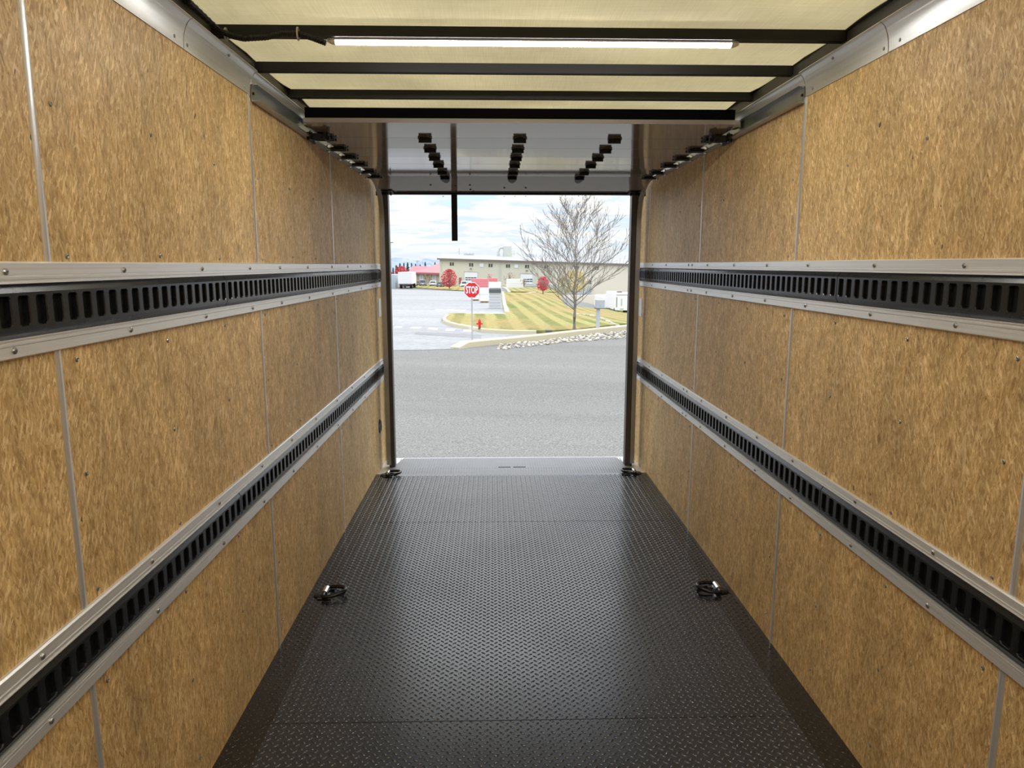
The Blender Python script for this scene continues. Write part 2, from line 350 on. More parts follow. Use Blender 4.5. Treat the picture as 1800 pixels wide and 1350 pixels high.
# cargo rails -----------------------------------------------------
def zfix(z, d, side): X = A if side == 'L' else B; return H+(z-H)*(1-d/X)
RZ = {('L', 'upper'): (1.4647, 1.4262, 1.3315, 1.2966), ('L', 'lower'): (0.7640, 0.729, 0.6379, 0.598),
      ('R', 'upper'): (1.4741, 1.438, 1.3407, 1.3033), ('R', 'lower'): (0.7733, 0.7444, 0.6424, 0.6047)}
RS = {('L', 'upper'): ([1.24, 1.632, 2.064, 2.465, 2.81, 3.227, 3.706, 4.103, 4.5, 4.9], [1.24, 1.639, 2.069, 2.47, 2.811, 3.23, 3.70, 4.10, 4.5, 4.9]),
      ('L', 'lower'): ([0.83, 1.221, 1.643, 2.07, 2.47, 2.85, 3.25, 3.7, 4.1, 4.5, 4.9], [0.83, 1.224, 1.651, 2.082, 2.47, 2.85, 3.25, 3.7, 4.1, 4.5, 4.9]),
      ('R', 'upper'): ([1.24, 1.62, 2.01, 2.44, 2.81, 3.2, 3.6, 3.88, 3.95, 4.47, 4.85], [1.24, 1.63, 2.01, 2.44, 2.81, 3.2, 3.6, 3.88, 3.95, 4.47, 4.85]),
      ('R', 'lower'): ([1.24, 1.625, 2.007, 2.456, 2.81, 3.2, 3.6, 3.88, 3.95, 4.47, 4.85], [1.24, 1.626, 2.011, 2.455, 2.81, 3.2, 3.6, 3.88, 3.95, 4.47, 4.85])}
JOINT = {'L': 2.233, 'R': 2.215}
rsm = MB().lathe((0, 0, 0), [(0.0062, -0.002), (0.0062, 0.0015), (0.0045, 0.0035), (0.0020, 0.0040), (0.0015, 0.0018)], 12, 'X').mesh('rail_screw', 'screw_steel')
PITCHS = 0.0485
for (side, lev), zz in RZ.items():
    sg = 1 if side == 'L' else -1; x0 = SX(side); D = 0.010
    z0, z1, z2, z3 = [zfix(z, D, side) for z in zz]
    sd_ = 'left' if side == 'L' else 'right'
    root = thing('cargo_tie_rail', '%s cargo tie-down rail with black slotted steel between aluminium flanges, along the %s wall' % (lev, sd_), 'tie-down rail', (x0, YF, (z1+z2)/2), 0, 'slotted tie-down rails on the walls')
    ox, oy, oz = x0, YF, (z1+z2)/2
    def flange(za, zb, nm, inner_low):   # za>zb ; profile from inner edge
        h = za-zb; t_ = [(0.0, 0.0), (0.0, 0.006), (0.08, D), (0.60, D), (0.62, D-0.0012), (0.66, D-0.0012), (0.68, D+0.0012), (0.80, D+0.0012), (0.82, D-0.001), (0.93, D-0.001), (0.95, D+0.0025), (1.0, D+0.0025), (1.0, 0.0)]
        # u: 0 outer edge, 1 inner edge
        pr = [((zb+h*u) if inner_low is False else (za-h*u), d) for u, d in t_]
        b = MB(); b.loft([[(sg*d, y-oy, z-oz) for z, d in pr] for y in (YF+0.01, 5.28)]); o = b.build(nm, 'mill_aluminium', root); return o
    fo_ = flange(z0, z1, 'upper_flange', True); o_ = flange(z2, z3, 'lower_flange', False)
    for lst, zc_ in zip(RS[(side, lev)], ((z0+z1)/2+0.002, (z2+z3)/2-0.002)):
        for y in lst:
            c = link('screw', rsm, root, (sg*D, y-oy, zc_-oz)); c.scale.x = sg
    # slotted plates, in sections
    ja = JOINT[side] if lev == 'upper' else JOINT[side]+0.005
    cuts = [YF+0.02, ja-3.0, ja, 5.28]; cuts = [c for i, c in enumerate(cuts) if c > YF and c <= 5.28 and (i == 0 or c > YF+0.05)]
    for ca_, cb_ in zip(cuts, cuts[1:]):
        b = MB(); dep = 0.012; d_t = D+0.004; za, zb = z1-0.004-oz, z2+0.004-oz; hz = (za-zb)/2; zm = (za+zb)/2
        n = int((cb_-ca_-0.004)/PITCHS); P_ = (cb_-ca_-0.004)/n
        zc1, zc2 = zm+hz*0.74, zm-hz*0.74
        def V(y, z, d): return (sg*d, y-oy, z)
        sl_h = hz*0.60; sl_w = 0.0145; ch = 0.0045
        for i in range(n):
            ya = ca_+0.002+i*P_; yb = ya+P_; ym = (ya+yb)/2
            outer = [V(ya, zc2, d_t), V(ya+P_*0.2, zc2, d_t), V(yb-P_*0.2, zc2, d_t), V(yb, zc2, d_t), V(yb, zm-sl_h*.8, d_t), V(yb, zm+sl_h*.8, d_t), V(yb, zc1, d_t), V(yb-P_*0.2, zc1, d_t), V(ya+P_*0.2, zc1, d_t), V(ya, zc1, d_t), V(ya, zm+sl_h*.8, d_t), V(ya, zm-sl_h*.8, d_t)]
            def hole(sc, d):
                w_ = sl_w*sc; h_ = sl_h*(1 if sc == 1 else 1-(1-sc)*0.4)
                return [V(ym-w_, zm-h_+ch, d), V(ym-w_+ch, zm-h_, d), V(ym+w_-ch, zm-h_, d), V(ym+w_, zm-h_+ch, d), V(ym+w_, zm-h_+ch*2, d), V(ym+w_, zm+h_-ch*2, d), V(ym+w_, zm+h_-ch, d), V(ym+w_-ch, zm+h_, d), V(ym-w_+ch, zm+h_, d), V(ym-w_, zm+h_-ch, d), V(ym-w_, zm+h_-ch*2, d), V(ym-w_, zm-h_+ch*2, d)]
            outer[0], outer[11] = outer[0], outer[11]
            # order outer to match hole: start at (left, low)
            O = [outer[0], outer[1], outer[2], outer[3], outer[4], outer[5], outer[6], outer[7], outer[8], outer[9], outer[10], outer[11]]
            b.loft([O, hole(1.10, d_t), hole(1.0, d_t-0.002), hole(0.97, d_t-dep)], True, False)
        b.face([V(ca_+0.002, zc1, d_t), V(cb_-0.002, zc1, d_t), V(cb_-0.002, zm+hz*0.93, d_t-0.0055), V(ca_+0.002, zm+hz*0.93, d_t-0.0055)])
        b.face([V(ca_+0.002, zm+hz*0.93, d_t-0.0055), V(cb_-0.002, zm+hz*0.93, d_t-0.0055), V(cb_-0.002, za+0.004, d_t-0.0095), V(ca_+0.002, za+0.004, d_t-0.0095)])
        b.face([V(ca_+0.002, zc2, d_t), V(cb_-0.002, zc2, d_t), V(cb_-0.002, zm-hz*0.93, d_t-0.0055), V(ca_+0.002, zm-hz*0.93, d_t-0.0055)])
        b.face([V(ca_+0.002, zm-hz*0.93, d_t-0.0055), V(cb_-0.002, zm-hz*0.93, d_t-0.0055), V(cb_-0.002, zb-0.004, d_t-0.0095), V(ca_+0.002, zb-0.004, d_t-0.0095)])
        for yy in (ca_+0.002, cb_-0.002): b.face([V(yy, za, 0.001), V(yy, zc1, d_t), V(yy, zc2, d_t), V(yy, zb, 0.001)])
        b.build('slotted_track', 'black_steel', root)
    b = MB(); b.box(min(0, sg*0.0042), max(0, sg*0.0042), 0.02, 5.28-oy, z2-oz, z1-oz); b.build('backing_strip', 'slot_dark', root)
    # galvanised end caps next to the doorway
# coves ------------------------------------------------------------
def cove(side, y0, y1, prof, name, label, mt='cove_aluminium'):
    sg = 1 if side == 'L' else -1; x = SX(side)
    b = MB(); b.loft([[(x+sg*d, y, z) for d, z in prof] for y in (y0, y1)])
    o = b.build(name, mt, smooth=0.5); return o
arc = [(0.0035+0.030*(1-math.cos(q)), 2.036+0.071*math.sin(q)/1.0) for q in [i*PI/2/9 for i in range(10)]]
P1 = [(0.0, 2.030), (0.0035, 2.030)]+arc+[(0.030, 2.111), (0.024, 2.111), (0.0, 2.06)]
ZS = 2.070
P2 = [(0.006, 2.066)]+[(0.010+0.020*(1-math.cos(q)), 2.066+0.036*math.sin(q)) for q in [i*PI/2/6 for i in range(7)]]+[(0.030, 2.106), (0.024, 2.106), (0.0, 2.085)]
cs = MB().lathe((0, 0, 0), [(0.005, -0.002), (0.005, 0.001), (0.003, 0.003)], 10, 'X').mesh('cove_screw', 'screw_steel')
for side in 'LR':
    nm = 'left' if side == 'L' else 'right'; sg = 1 if side == 'L' else -1
    seams = (2.062, 2.592) if side == 'L' else (2.043, 2.566)
    for y0, y1, w_ in ((YF, seams[0]-0.002, 'nearest length of'), (seams[0]+0.002, seams[1], 'middle length of')):
        o = thing('cove_moulding', '%s curved aluminium cove along the top of the %s wall' % (w_, nm), 'moulding', (SX(side), y0, 2.03), 0, 'aluminium coves above the walls')
        c = cove(side, y0, y1, P1, 'cove_panel', '')
        c.parent = o; c.location = (-SX(side), -y0, -2.03)
        for y in ((y0+0.02, 2.046), (y1-0.055, 2.046), (y0+0.30, 2.097)):
            if y1 > 2.2 or y[0] > 1.9:
                d_ = 0.004 if y[1] < 2.06 else 0.019; s_ = link('screw', cs, o, (sg*d_, y[0]-y0, y[1]-2.03)); s_.scale.x = sg
    o = cove(side, seams[1]+0.002, 3.4, P2, 'cove_moulding', '')
    tag(o, 'narrow aluminium cove above the door track on the %s wall' % nm, 'moulding', 'aluminium coves above the walls')
    # dark roof side rail with wavy sealant edge
    x = SX(side); b = MB(); b.box(min(x-sg*0.03, x-sg*0.10), max(x-sg*0.03, x-sg*0.10), YF, YEND, 1.95, ZR+0.005)
    struct(b.build('trim_%d' % ti, 'dark_rail'), 'dark roof side rail above the %s wall' % nm, 'trim'); ti += 1
    b = MB(); n = 90; e1 = []; xo = x-sg*0.10
    for i in range(n+1):
        y = YF+(YEND-YF)*i/n; e1.append((x-sg*(0.020+0.005*math.sin(i*0.9)+0.004*math.sin(i*0.37+1)+(0.006 if (i//6) % 3 == 0 else 0)), y))
    b.loft([[(xo, y, ZR-0.003), (xi, y, ZR-0.003), (xi, y, ZR-0.0005), (xo, y, ZR-0.0005)] for xi, y in e1])
    struct(b.build('trim_%d' % ti, 'dark_rail'), 'dark sealant band with a wavy edge between roof and %s side rail' % nm, 'trim'); ti += 1
# roof -------------------------------------------------------------
b = MB(); b.box(-A-0.10, B+0.10, YF, YEND, ZR, ZR+0.002)
struct(b.build('ceiling', 'roof_skin'), 'translucent cream fibreglass roof sheet', 'ceiling')
BOWS = [(3.18, 'black steel roof bow nearest the raised door, just before the black bulkhead strip'), (2.767, 'black steel roof bow between the lamp and the bow nearest the door'), (2.36, 'black steel roof bow carrying the lit tube lamp in view'),
        (1.9525, 'black steel roof bow just above the top edge of the picture'), (0.3225, 'black steel roof bow behind the viewpoint, carrying the added middle lamp'), (-0.90, 'black steel roof bow carrying the added lamp by the front bulkhead')]
for i, (y, lab) in enumerate(BOWS):
    b = MB(); b.box(-A-0.03, B+0.03, y, y+0.032, 2.152, ZR-0.0006); b.box(-A+0.055, B-0.06, y-0.012, y+0.002, 2.149, 2.1525)
    o = b.build('roof_bow', 'bow_steel'); tag(o, lab, 'roof bow', 'black roof bows')
# transverse bulkhead strip over the door
b = MB(); b.box(-0.803, 1.047, 3.2165, 3.25, 2.0735, 2.120); o = b.build('bulkhead_strip', 'rubber'); tag(o, 'wide black strip across the body above the raised door edge', 'strip')
b = MB(); b.box(-0.805, 1.066, 3.196, 3.255, 2.044, 2.0735); o = b.build('bulkhead_angle', 'cream_metal'); tag(o, 'cream painted metal bar running across just below the black strip', 'bar')
# lamp -------------------------------------------------------------
def lamp(y, label):
    o = thing('tube_lamp', label, 'lamp', (0.13, y, 2.15), 0, 'tube lamps on the roof bows')
    b = MB(); pr = [(-0.012, 0.0), (-0.014, -0.007), (0.014, -0.007), (0.012, 0.0)]
    xs = [(-0.641, 0.45), (-0.625, 0.9), (-0.60, 1), (0.60, 1), (0.625, 0.9), (0.641, 0.45)]
    b.loft([[(x, yy*s, zz*s) for yy, zz in pr] for x, s in xs]); b.build('housing', 'lamp_body', o, smooth=0.5)
    b = MB(); b.loft([[(x, 0.0125*math.cos(q), -0.007-0.011*math.sin(q)) for q in [k*PI/8 for k in range(9)]] for x in (-0.618, 0.618)]); b.build('lens', 'lamp_lens', o)
    for sx_ in (-1, 1):
        b = MB(); b.loft([[(sx_*x, 0.0135*s*math.cos(q), -0.006-0.0125*s*math.sin(q)) for q in [k*PI/8 for k in range(9)]] for x, s in ((0.617, 1.03), (0.630, 0.85), (0.643, 0.35))]); b.build('end_cap', 'lamp_body', o)
lamp(2.374, 'lit white tube lamp under the roof bow, seen end to end')
lamp(0.33, 'added white tube lamp behind the viewpoint to brighten the interior, further towards the front')  # unseen lamp, added to lift the interior brightness
lamp(-0.90, 'added white tube lamp by the front bulkhead to brighten the interior')  # second added lamp out of view, position guessed, fills the interior
# cable
cp = [(-0.842, 2.15, 2.178), (-0.825, 2.32, 2.155), (-0.79, 2.335, 2.143), (-0.758, 2.338, 2.137), (-0.689, 2.340, 2.142), (-0.643, 2.342, 2.153), (-0.593, 2.343, 2.154), (-0.552, 2.346, 2.143), (-0.512, 2.352, 2.130)]
pts = []
for i in range(len(cp)-1):
    for k in range(14):
        f = k/14; pts.append(tuple(cp[i][j]*(1-f)+cp[i+1][j]*f for j in range(3)))
pts.append(cp[-1])
cb = thing('lamp_cable', 'black corrugated cable conduit running along the bow to the lamp', 'cable', (-0.842, 2.15, 2.178))
def off(p): return (p[0]+0.842, p[1]-2.15, p[2]-2.178)
MB().tube([off(p) for p in pts], [0.0092 if i % 2 else 0.0078 for i in range(len(pts))], 8).build('conduit', 'black_satin', cb)
for x, z in ((-0.812, 2.148), (-0.594, 2.152)):
    b = MB(); b.torus((0, 0, 0), 0.012, 0.0018, 16, 5); o = b.build('zip_tie', 'tie', cb, off((x, 2.343, z+0.002))); o.rotation_euler = (0, PI/2, 0); o.scale = (1.5, 1.0, 1.6)
    o['label'] = 'pale zip tie around the conduit'
# =================================================================== REAR DOOR
ZP = 2.022
J = [(3.28, 2.030), (3.41, 2.030), (3.68, 2.026), (3.945, 2.024), (4.225, 2.024), (4.53, 2.022), (4.76, 2.020), (5.085, 1.947)]
door = thing('door_1', 'glossy pale roll-up rear door, raised under the roof', 'roll-up door', (0.124, 5.1, 1.94)); door['kind'] = 'structure'
dx, dy, dz = door.location
def DL(p): return (p[0]-dx, p[1]-dy, p[2]-dz)
J2 = [(3.07, 2.032)]+J[1:]
for i in range(len(J2)-1):
    (ya, za), (yb, zb) = J2[i], J2[i+1]; g = 0.0018
    d = Vector((0, yb-ya, zb-za)).normalized(); nn = Vector((0, -d.z, d.y)); ya += d.y*g; yb -= d.y*g
    b = MB(); q = [Vector((-0.775, ya, za)), Vector((1.022, ya, za)), Vector((1.022, yb, zb)), Vector((-0.775, yb, zb))]
    b.hexa([DL(p) for p in q]+[DL(p+nn*0.016) for p in q]); b.build('panel', 'door_panel', door)
# small ribs on bottom panel, seal
b = MB(); b.hexa([DL(p) for p in [(-0.76, 5.074, 1.938), (1.01, 5.074, 1.938), (1.01, 5.10, 1.934), (-0.76, 5.10, 1.934), (-0.76, 5.082, 1.951), (1.01, 5.082, 1.951), (1.01, 5.108, 1.955), (-0.76, 5.108, 1.955)]]); b.build('bottom_seal', 'black_satin', door)
b = MB(); b.hexa([DL(p) for p in [(-0.66, 5.053, 1.9495), (0.91, 5.053, 1.9495), (0.91, 5.057, 1.9485), (-0.66, 5.057, 1.9485), (-0.66, 5.055, 1.956), (0.91, 5.055, 1.956), (0.91, 5.059, 1.956), (-0.66, 5.059, 1.956)]]); b.build('bottom_rib', 'bronze_post', door)
# hinges
b = MB(); b.box(-0.0285, 0.0285, -0.008, 0.020, -0.013, 0.0); b.tube([(-0.029, 0.004, -0.0145), (0.029, 0.004, -0.0145)], 0.0065, 8)
b.tube([(-0.031, -0.004, -0.004), (-0.027, -0.022, -0.003), (-0.012, -0.060, -0.003), (0, -0.068, -0.003), (0.012, -0.060, -0.003), (0.027, -0.022, -0.003), (0.031, -0.004, -0.004)], 0.0028, 6)
b.box(-0.006, 0.006, 0.024, 0.040, -0.003, 0.0)
hm = b.mesh('hinge', 'black_satin')
for i in range(1, 7):
    ya, za = J[i]
    for x in (-0.311, 0.122, 0.557):
        h_ = link('hinge', hm, door, DL((x, ya, za-0.0005))); h_.rotation_euler = (-0.05 if i < 6 else -0.12, 0, 0)
# the tongue plate under the lowest hinges
for x in (-0.311, 0.122, 0.557):
    b = MB(); b.prism([(-0.030, 0.012, 0), (0.030, 0.012, 0), (0.024, 0.07, 0), (0.008, 0.105, 0), (-0.008, 0.105, 0), (-0.024, 0.07, 0)], (0, 0, 0.003)); o = b.build('hinge_tongue', 'black_satin', door, DL((x, 4.765, 2.012))); o.rotation_euler = (-0.22, 0, 0)
# end brackets with rollers
b = MB(); b.box(-0.030, 0.040, -0.026, 0.030, -0.012, 0.0); b.tube([(-0.055, 0, -0.008), (0.042, 0, -0.008)], 0.0075, 8); b.box(-0.012, 0.030, -0.040, -0.022, -0.006, 0); b.tube([(0.044, 0.02, -0.007), (0.050, 0.02, -0.007)], 0.006, 8)
em = b.mesh('end_hinge', 'black_satin')
rm = MB().lathe((0, 0, 0), [(0.006, -0.008), (0.017, -0.007), (0.019, 0), (0.017, 0.007), (0.007, 0.008)], 16, 'X').mesh('roller', 'bright_steel', 0.5)
for i in range(1, 7):
    ya, za = J[i]
    for sg, x in ((1, -0.770), (-1, 1.017)):
        e = link('end_hinge', em, door, DL((x+sg*0.004, ya, za-0.0006))); e.scale.x = sg
        link('roller', rm, door, DL((x-sg*0.040, ya, za-0.004)))
# heavier top brackets
for sg, x in ((1, -0.770), (-1, 1.017)):
    b = MB(); b.box(-0.045, 0.045, -0.075, -0.035, -0.022, 0); b.box(-0.045, -0.036, -0.085, 0.03, -0.030, 0.004); b.box(0.028, 0.037, -0.085, 0.0, -0.028, 0.004)
    b.tube([(-0.05, -0.060, -0.018), (0.05, -0.060, -0.018)], 0.009, 8); b.tube([(-0.03, -0.08, -0.016), (0.02, -0.02, -0.016)], 0.005, 6); b.tube([(0.02, -0.08, -0.02), (-0.02, -0.02, -0.02)], 0.004, 6)
    o = b.build('top_bracket', 'black_satin', door, DL((x, 3.37, 2.028))); o.scale.x = sg
    b = MB(); b.torus((0, 0, 0), 0.017, 0.005, 16, 6); o = b.build('top_roller', 'black_gloss_paint', door, DL((x-sg*0.028, 3.29, 2.018))); o.rotation_euler = (0, PI/2, 0)
# corner brackets at the bottom edge
for sg, x in ((1, -0.795), (-1, 1.042)):
    b = MB(); b.hexa([(0, 0, 0), (0.115*1, 0, 0), (0.115, 0.02, 0.0), (0, 0.02, 0), (0, -0.055, 0.018), (0.105, -0.055, 0.018), (0.105, -0.045, 0.026), (0, -0.045, 0.026)])
    b.tube([(0.02, -0.012, -0.002), (0.02, 0.0, -0.006)], 0.006, 8); b.tube([(0.092, -0.012, -0.002), (0.092, 0.0, -0.006)], 0.006, 8)
    b.box(-0.01, 0.03, -0.012, 0.02, -0.010, 0.018)
    o = b.build('corner_bracket', 'black_gloss_paint', door, DL((x, 5.075, 1.937))); o.scale.x = sg
# bolt heads on the bottom panel
bm_ = MB().lathe((0, 0, 0), [(0.006, -0.003), (0.006, 0.0), (0.003, 0.001)], 8).mesh('bolt', 'black_steel')
def onP(px, py):   # point of the bottom panel seen along a pixel ray
    d = fw+(px-900)/FPX*rt-(py-675)/FPX*up; p0 = Vector((0, 4.76, 2.020)); nn = Vector((0, 0.073, 0.325)).normalized(); c = Vector((0, 0, H)); return c+d*((p0-c).dot(nn)/d.dot(nn))
for q in [(757, 325), (801, 326), (802, 335), (803, 339), (826, 325), (827, 333), (832, 336), (886.5, 330), (924, 330), (779, 344.5), (886.5, 344.5), (905, 344.5), (924, 344.5), (1017, 344)]:
    p = onP(*q); link('bolt', bm_, door, DL(p-Vector((0, 0, 0.001))))
p = onP(705, 336.5); b = MB(); b.box(-0.045, 0.045, -0.012, 0.012, -0.001, 0.0); o = b.build('warning_label', mat('label_pink', (0.30, 0.17, 0.14), 0.5), door, DL(p)); o.rotation_euler = (-0.22, 0, 0)
# pull strap
b = MB(); b.loft([[(x, y, z) for x, y in ((-0.0205, -0.0018), (0.0205, -0.0018), (0.0205, 0.0018), (-0.0205, 0.0018))] for z in (0.0, -0.1, -0.25, -0.318)])
o = b.build('pull_strap', 'webbing', None, (-0.2715, 5.112, 1.941), bevel=0); tag(o, 'flat black webbing pull strap hanging from the raised door edge', 'strap')
# tracks
for side in 'LR':
    nm = 'left' if side == 'L' else 'right'; sg = 1 if side == 'L' else -1; x = SX(side)
    root = thing('door_track', 'galvanised roll-up door track curving down along the top of the %s wall' % nm, 'door track', (x, 2.6, 2.0), 0, 'roll-up door tracks')
    ys = 2.600 if side == 'L' else 2.572
    path = [(ys, 2.041), (3.3, 2.041), (4.3, 2.041), (4.60, 2.041), (4.80, 2.041)]
    Rr = 0.30; yc, zc0 = 4.856, 2.041-Rr
    for k in range(0, 11):
        q = k*PI/2/10; path.append((yc+Rr*math.sin(q), zc0+Rr*math.cos(q)))
    path.append((yc+Rr, 1.2)); path.append((yc+Rr, 0.0))
    prof = [(0.003, -0.026), (0.003, 0.026), (0.026, 0.028), (0.026, 0.0255), (0.006, 0.0235), (0.006, -0.0235), (0.030, -0.0255), (0.031, -0.0225), (0.034, -0.0225), (0.034, -0.029), (0.003, -0.029)]
    rings = []
    for i, (y, z) in enumerate(path):
        ya, za = path[max(i-1, 0)]; yb, zb = path[min(i+1, len(path)-1)]; L_ = math.hypot(yb-ya, zb-za); ty, tz = (yb-ya)/L_, (zb-za)/L_; ny, nz = -tz, ty
        of = 0.037*max(0.0, min(1.0, (y-4.35)/0.75))   # the track leaves the wall towards the post
        rings.append([(sg*(d+of), y+ny*h_-2.6, z+nz*h_-2.0) for d, h_ in prof])
    MB().loft(rings).build('track_channel', 'galvanised', root, smooth=0.35)
    MB().tube([(sg*0.006, ys+0.014-2.6, 0.040), (sg*0.010, ys+0.014-2.6, 0.040)], 0.005, 8).build('bolt', 'black_steel', root)
    MB().box(min(sg*0.0065, sg*0.012), max(sg*0.0065, sg*0.012), ys-2.6, ys+0.03-2.6, 0.062, 0.068).build('end_tab', 'galvanised', root)
# posts
for side in 'LR':
    nm = 'left' if side == 'L' else 'right'; sg = 1 if side == 'L' else -1
    root = thing('door_post', 'dark bronze steel door post on the %s side of the rear opening' % nm, 'door post', ((-0.76 if side == 'L' else 1.0), 5.13, 0.0), 0, 'rear door posts')
    if side == 'L': E = (-0.797, -0.772, -0.763, -0.733)
    else: E = (1.045, 1.022, 1.013, 0.970)
    ox = root.location.x
    def bx(a, c, y0, y1, z0=-0.022, z1=2.06): lo, hi = min(a, c)-ox, max(a, c)-ox; return (lo, hi, y0-5.13, y1-5.13, z0, z1)
    b = MB(); b.box(*bx(E[2], E[3], 5.130, 5.20)); b.box(*bx(E[2]-sg*0.012, E[2]+sg*0.004, 5.140, 5.175)); b.build('jamb', 'bronze_post', root)
    lo_, hi_ = sorted((SX(side)+sg*0.001, E[2]-sg*0.004)); struct(MB().box(lo_, hi_, 5.395, 5.418, -0.022, 2.06).build('trim_%d' % ti, 'bronze_post'), 'dark rear edge strip of the %s wall' % nm, 'trim'); ti += 1
# wall fittings near the doorway
for side in 'LR':
    x = SX(side); sg = 1 if side == 'L' else -1
    b = MB(); b.box(min(x, x+sg*0.004), max(x, x+sg*0.004), 5.20, 5.30, 1.085, 1.215); o = b.build('wall_plate', 'sticker'); tag(o, 'small pale rectangular plate on the %s wall beside the door post' % ('left' if side == 'L' else 'right'), 'plate')
b = MB(); b.lathe((0, 0, 0), [(0.052, 0), (0.052, 0.004), (0.045, 0.007), (0.04, 0.003)], 24, 'X'); o = b.build('wall_grommet', 'black_steel', None, (-A, 5.10, 0.30), 0.5); tag(o, 'round dark grommet low on the left wall beside the door post', 'grommet')
# =================================================================== FLOOR RINGS
def ring(x, y, sg, label):
    root = thing('lashing_ring', label, 'lashing ring', (x, y, 0.0), 0, 'black lashing rings on the floor')
    b = MB(); b.lathe((sg*-0.055, 0, 0), [(0.028, 0.0), (0.034, 0.004), (0.030, 0.009), (0.018, 0.011)], 20); b.box(-0.062, 0.0, -0.05, 0.05, 0.0, 0.006)
    o = b.build('base_plate', 'black_gloss_paint', root); o.scale.x = 1
    # D ring: straight bar along y at wall side, arc into the room
    pts = []; R = 0.052
    for k in range(25):
        q = -PI/2+PI*k/24; pts.append((sg*(-0.028+0.082*max(0, math.cos(q))**0.9), R*math.sin(q), 0.016+0.010*max(0, math.cos(q))))
    pts = [(-sg*0.036, -R*0.86, 0.018)]+pts+[(-sg*0.036, R*0.86, 0.018)]
    pts = pts+[pts[0]]
    b = MB(); b.tube(pts, 0.0092, 8); b.build('ring', 'black_gloss_paint', root, smooth=1.0)
    # clip sleeve over the straight side
    b = MB(); ring_ = [(math.cos(q)*0.0135, 0.018+math.sin(q)*0.0135) for q in [k*PI/6 for k in range(0, 7)]]
    poly = [(-sg*0.036+xx, zz) for xx, zz in ring_]+[(-sg*0.036-0.0135, 0.0), (-sg*0.036+0.0135, 0.0)]
    b.loft([[(xx, y_, zz) for xx, zz in poly] for y_ in (-0.020, 0.034)]); b.build('clip', 'bright_steel', root, smooth=0.6)['label'] = 'bright worn steel clip'
ring(-0.722, 3.02, 1, 'black lashing ring on the left side of the floor, nearer the camera')
ring(0.972, 3.02, -1, 'black lashing ring on the right side of the floor, nearer the camera')
ring(-0.712, 4.86, 1, 'black lashing ring on the floor at the foot of the left door post')
ring(0.955, 4.87, -1, 'black lashing ring on the floor at the foot of the right door post')
# =================================================================== OUTSIDE
def GZ(x, y):   # gently falling ground, dipping more towards the right
    t = max(0.0, min(0.24, x/max(y, 1.0)))
    s = max(0.0, t-0.06)/0.12
    return -1.05-0.014*y-0.0375*s*max(0.0, y-34)*(1 if y < 120 else 120/y)+0.006*max(0.0, min(y, 220)-120)
def ray(px, py): return (fw+(px-900)/FPX*rt-(py-675)/FPX*up)
def G(px, py, lift=0.0):   # point of the ground seen at a photo pixel
    d = ray(px, py); lo, hi = 3.0, 4.0
    f = lambda y: H+d.z/d.y*y-GZ(d.x/d.y*y, y)-lift
    while f(hi) > 0 and hi < 1500: lo = hi; hi *= 1.15
    for _ in range(40):
        m_ = (lo+hi)/2
        if f(m_) > 0: lo = m_
        else: hi = m_
    y = (lo+hi)/2; return Vector((d.x/d.y*y, y, GZ(d.x/d.y*y, y)+lift))
def at(px, py, y):   # point at distance y behind a photo pixel
    d = ray(px, py); return Vector((d.x/d.y*y, y, H+d.z/d.y*y))
def surface(name, mt, rows, lift, skirt=0.0, nsub=10):   # rows: list of pixel polylines, near to far
    def res(poly, n):
        L_ = [0]
        for a, b in zip(poly, poly[1:]): L_.append(L_[-1]+math.dist(a, b))
        out_ = []
        for i in range(n+1):
            s = L_[-1]*i/n; k = max(j for j in range(len(L_)) if L_[j] <= s+1e-9); k = min(k, len(poly)-2); f = (s-L_[k])/max(1e-9, L_[k+1]-L_[k])
            out_.append(tuple(poly[k][q]*(1-f)+poly[k+1][q]*f for q in (0, 1)))
        return out_
    n = 40; R = [res(p, n) for p in rows]; full = []
    for a, b in zip(R, R[1:]):
        for k in range(nsub): full.append([tuple(a[i][q]*(1-k/nsub)+b[i][q]*k/nsub for q in (0, 1)) for i in range(n+1)])
    full.append(R[-1]); b = MB(); P = [[G(px, py) for px, py in r] for r in full]
    V = [[b.b.verts.new((p.x, p.y, GZ(p.x, p.y)+lift)) for p in r] for r in P]
    for a, c in zip(V, V[1:]):
        for i in range(n): b.b.faces.new((a[i], a[i+1], c[i+1], c[i]))
    if skirt:
        edge = [V[0][i] for i in range(n+1)]; low = [b.b.verts.new((v.co.x, v.co.y, v.co.z-skirt)) for v in edge]
        for i in range(n): b.b.faces.new((edge[i], low[i], low[i+1], edge[i+1]))
    return b.build(name, mt, smooth=0.6)
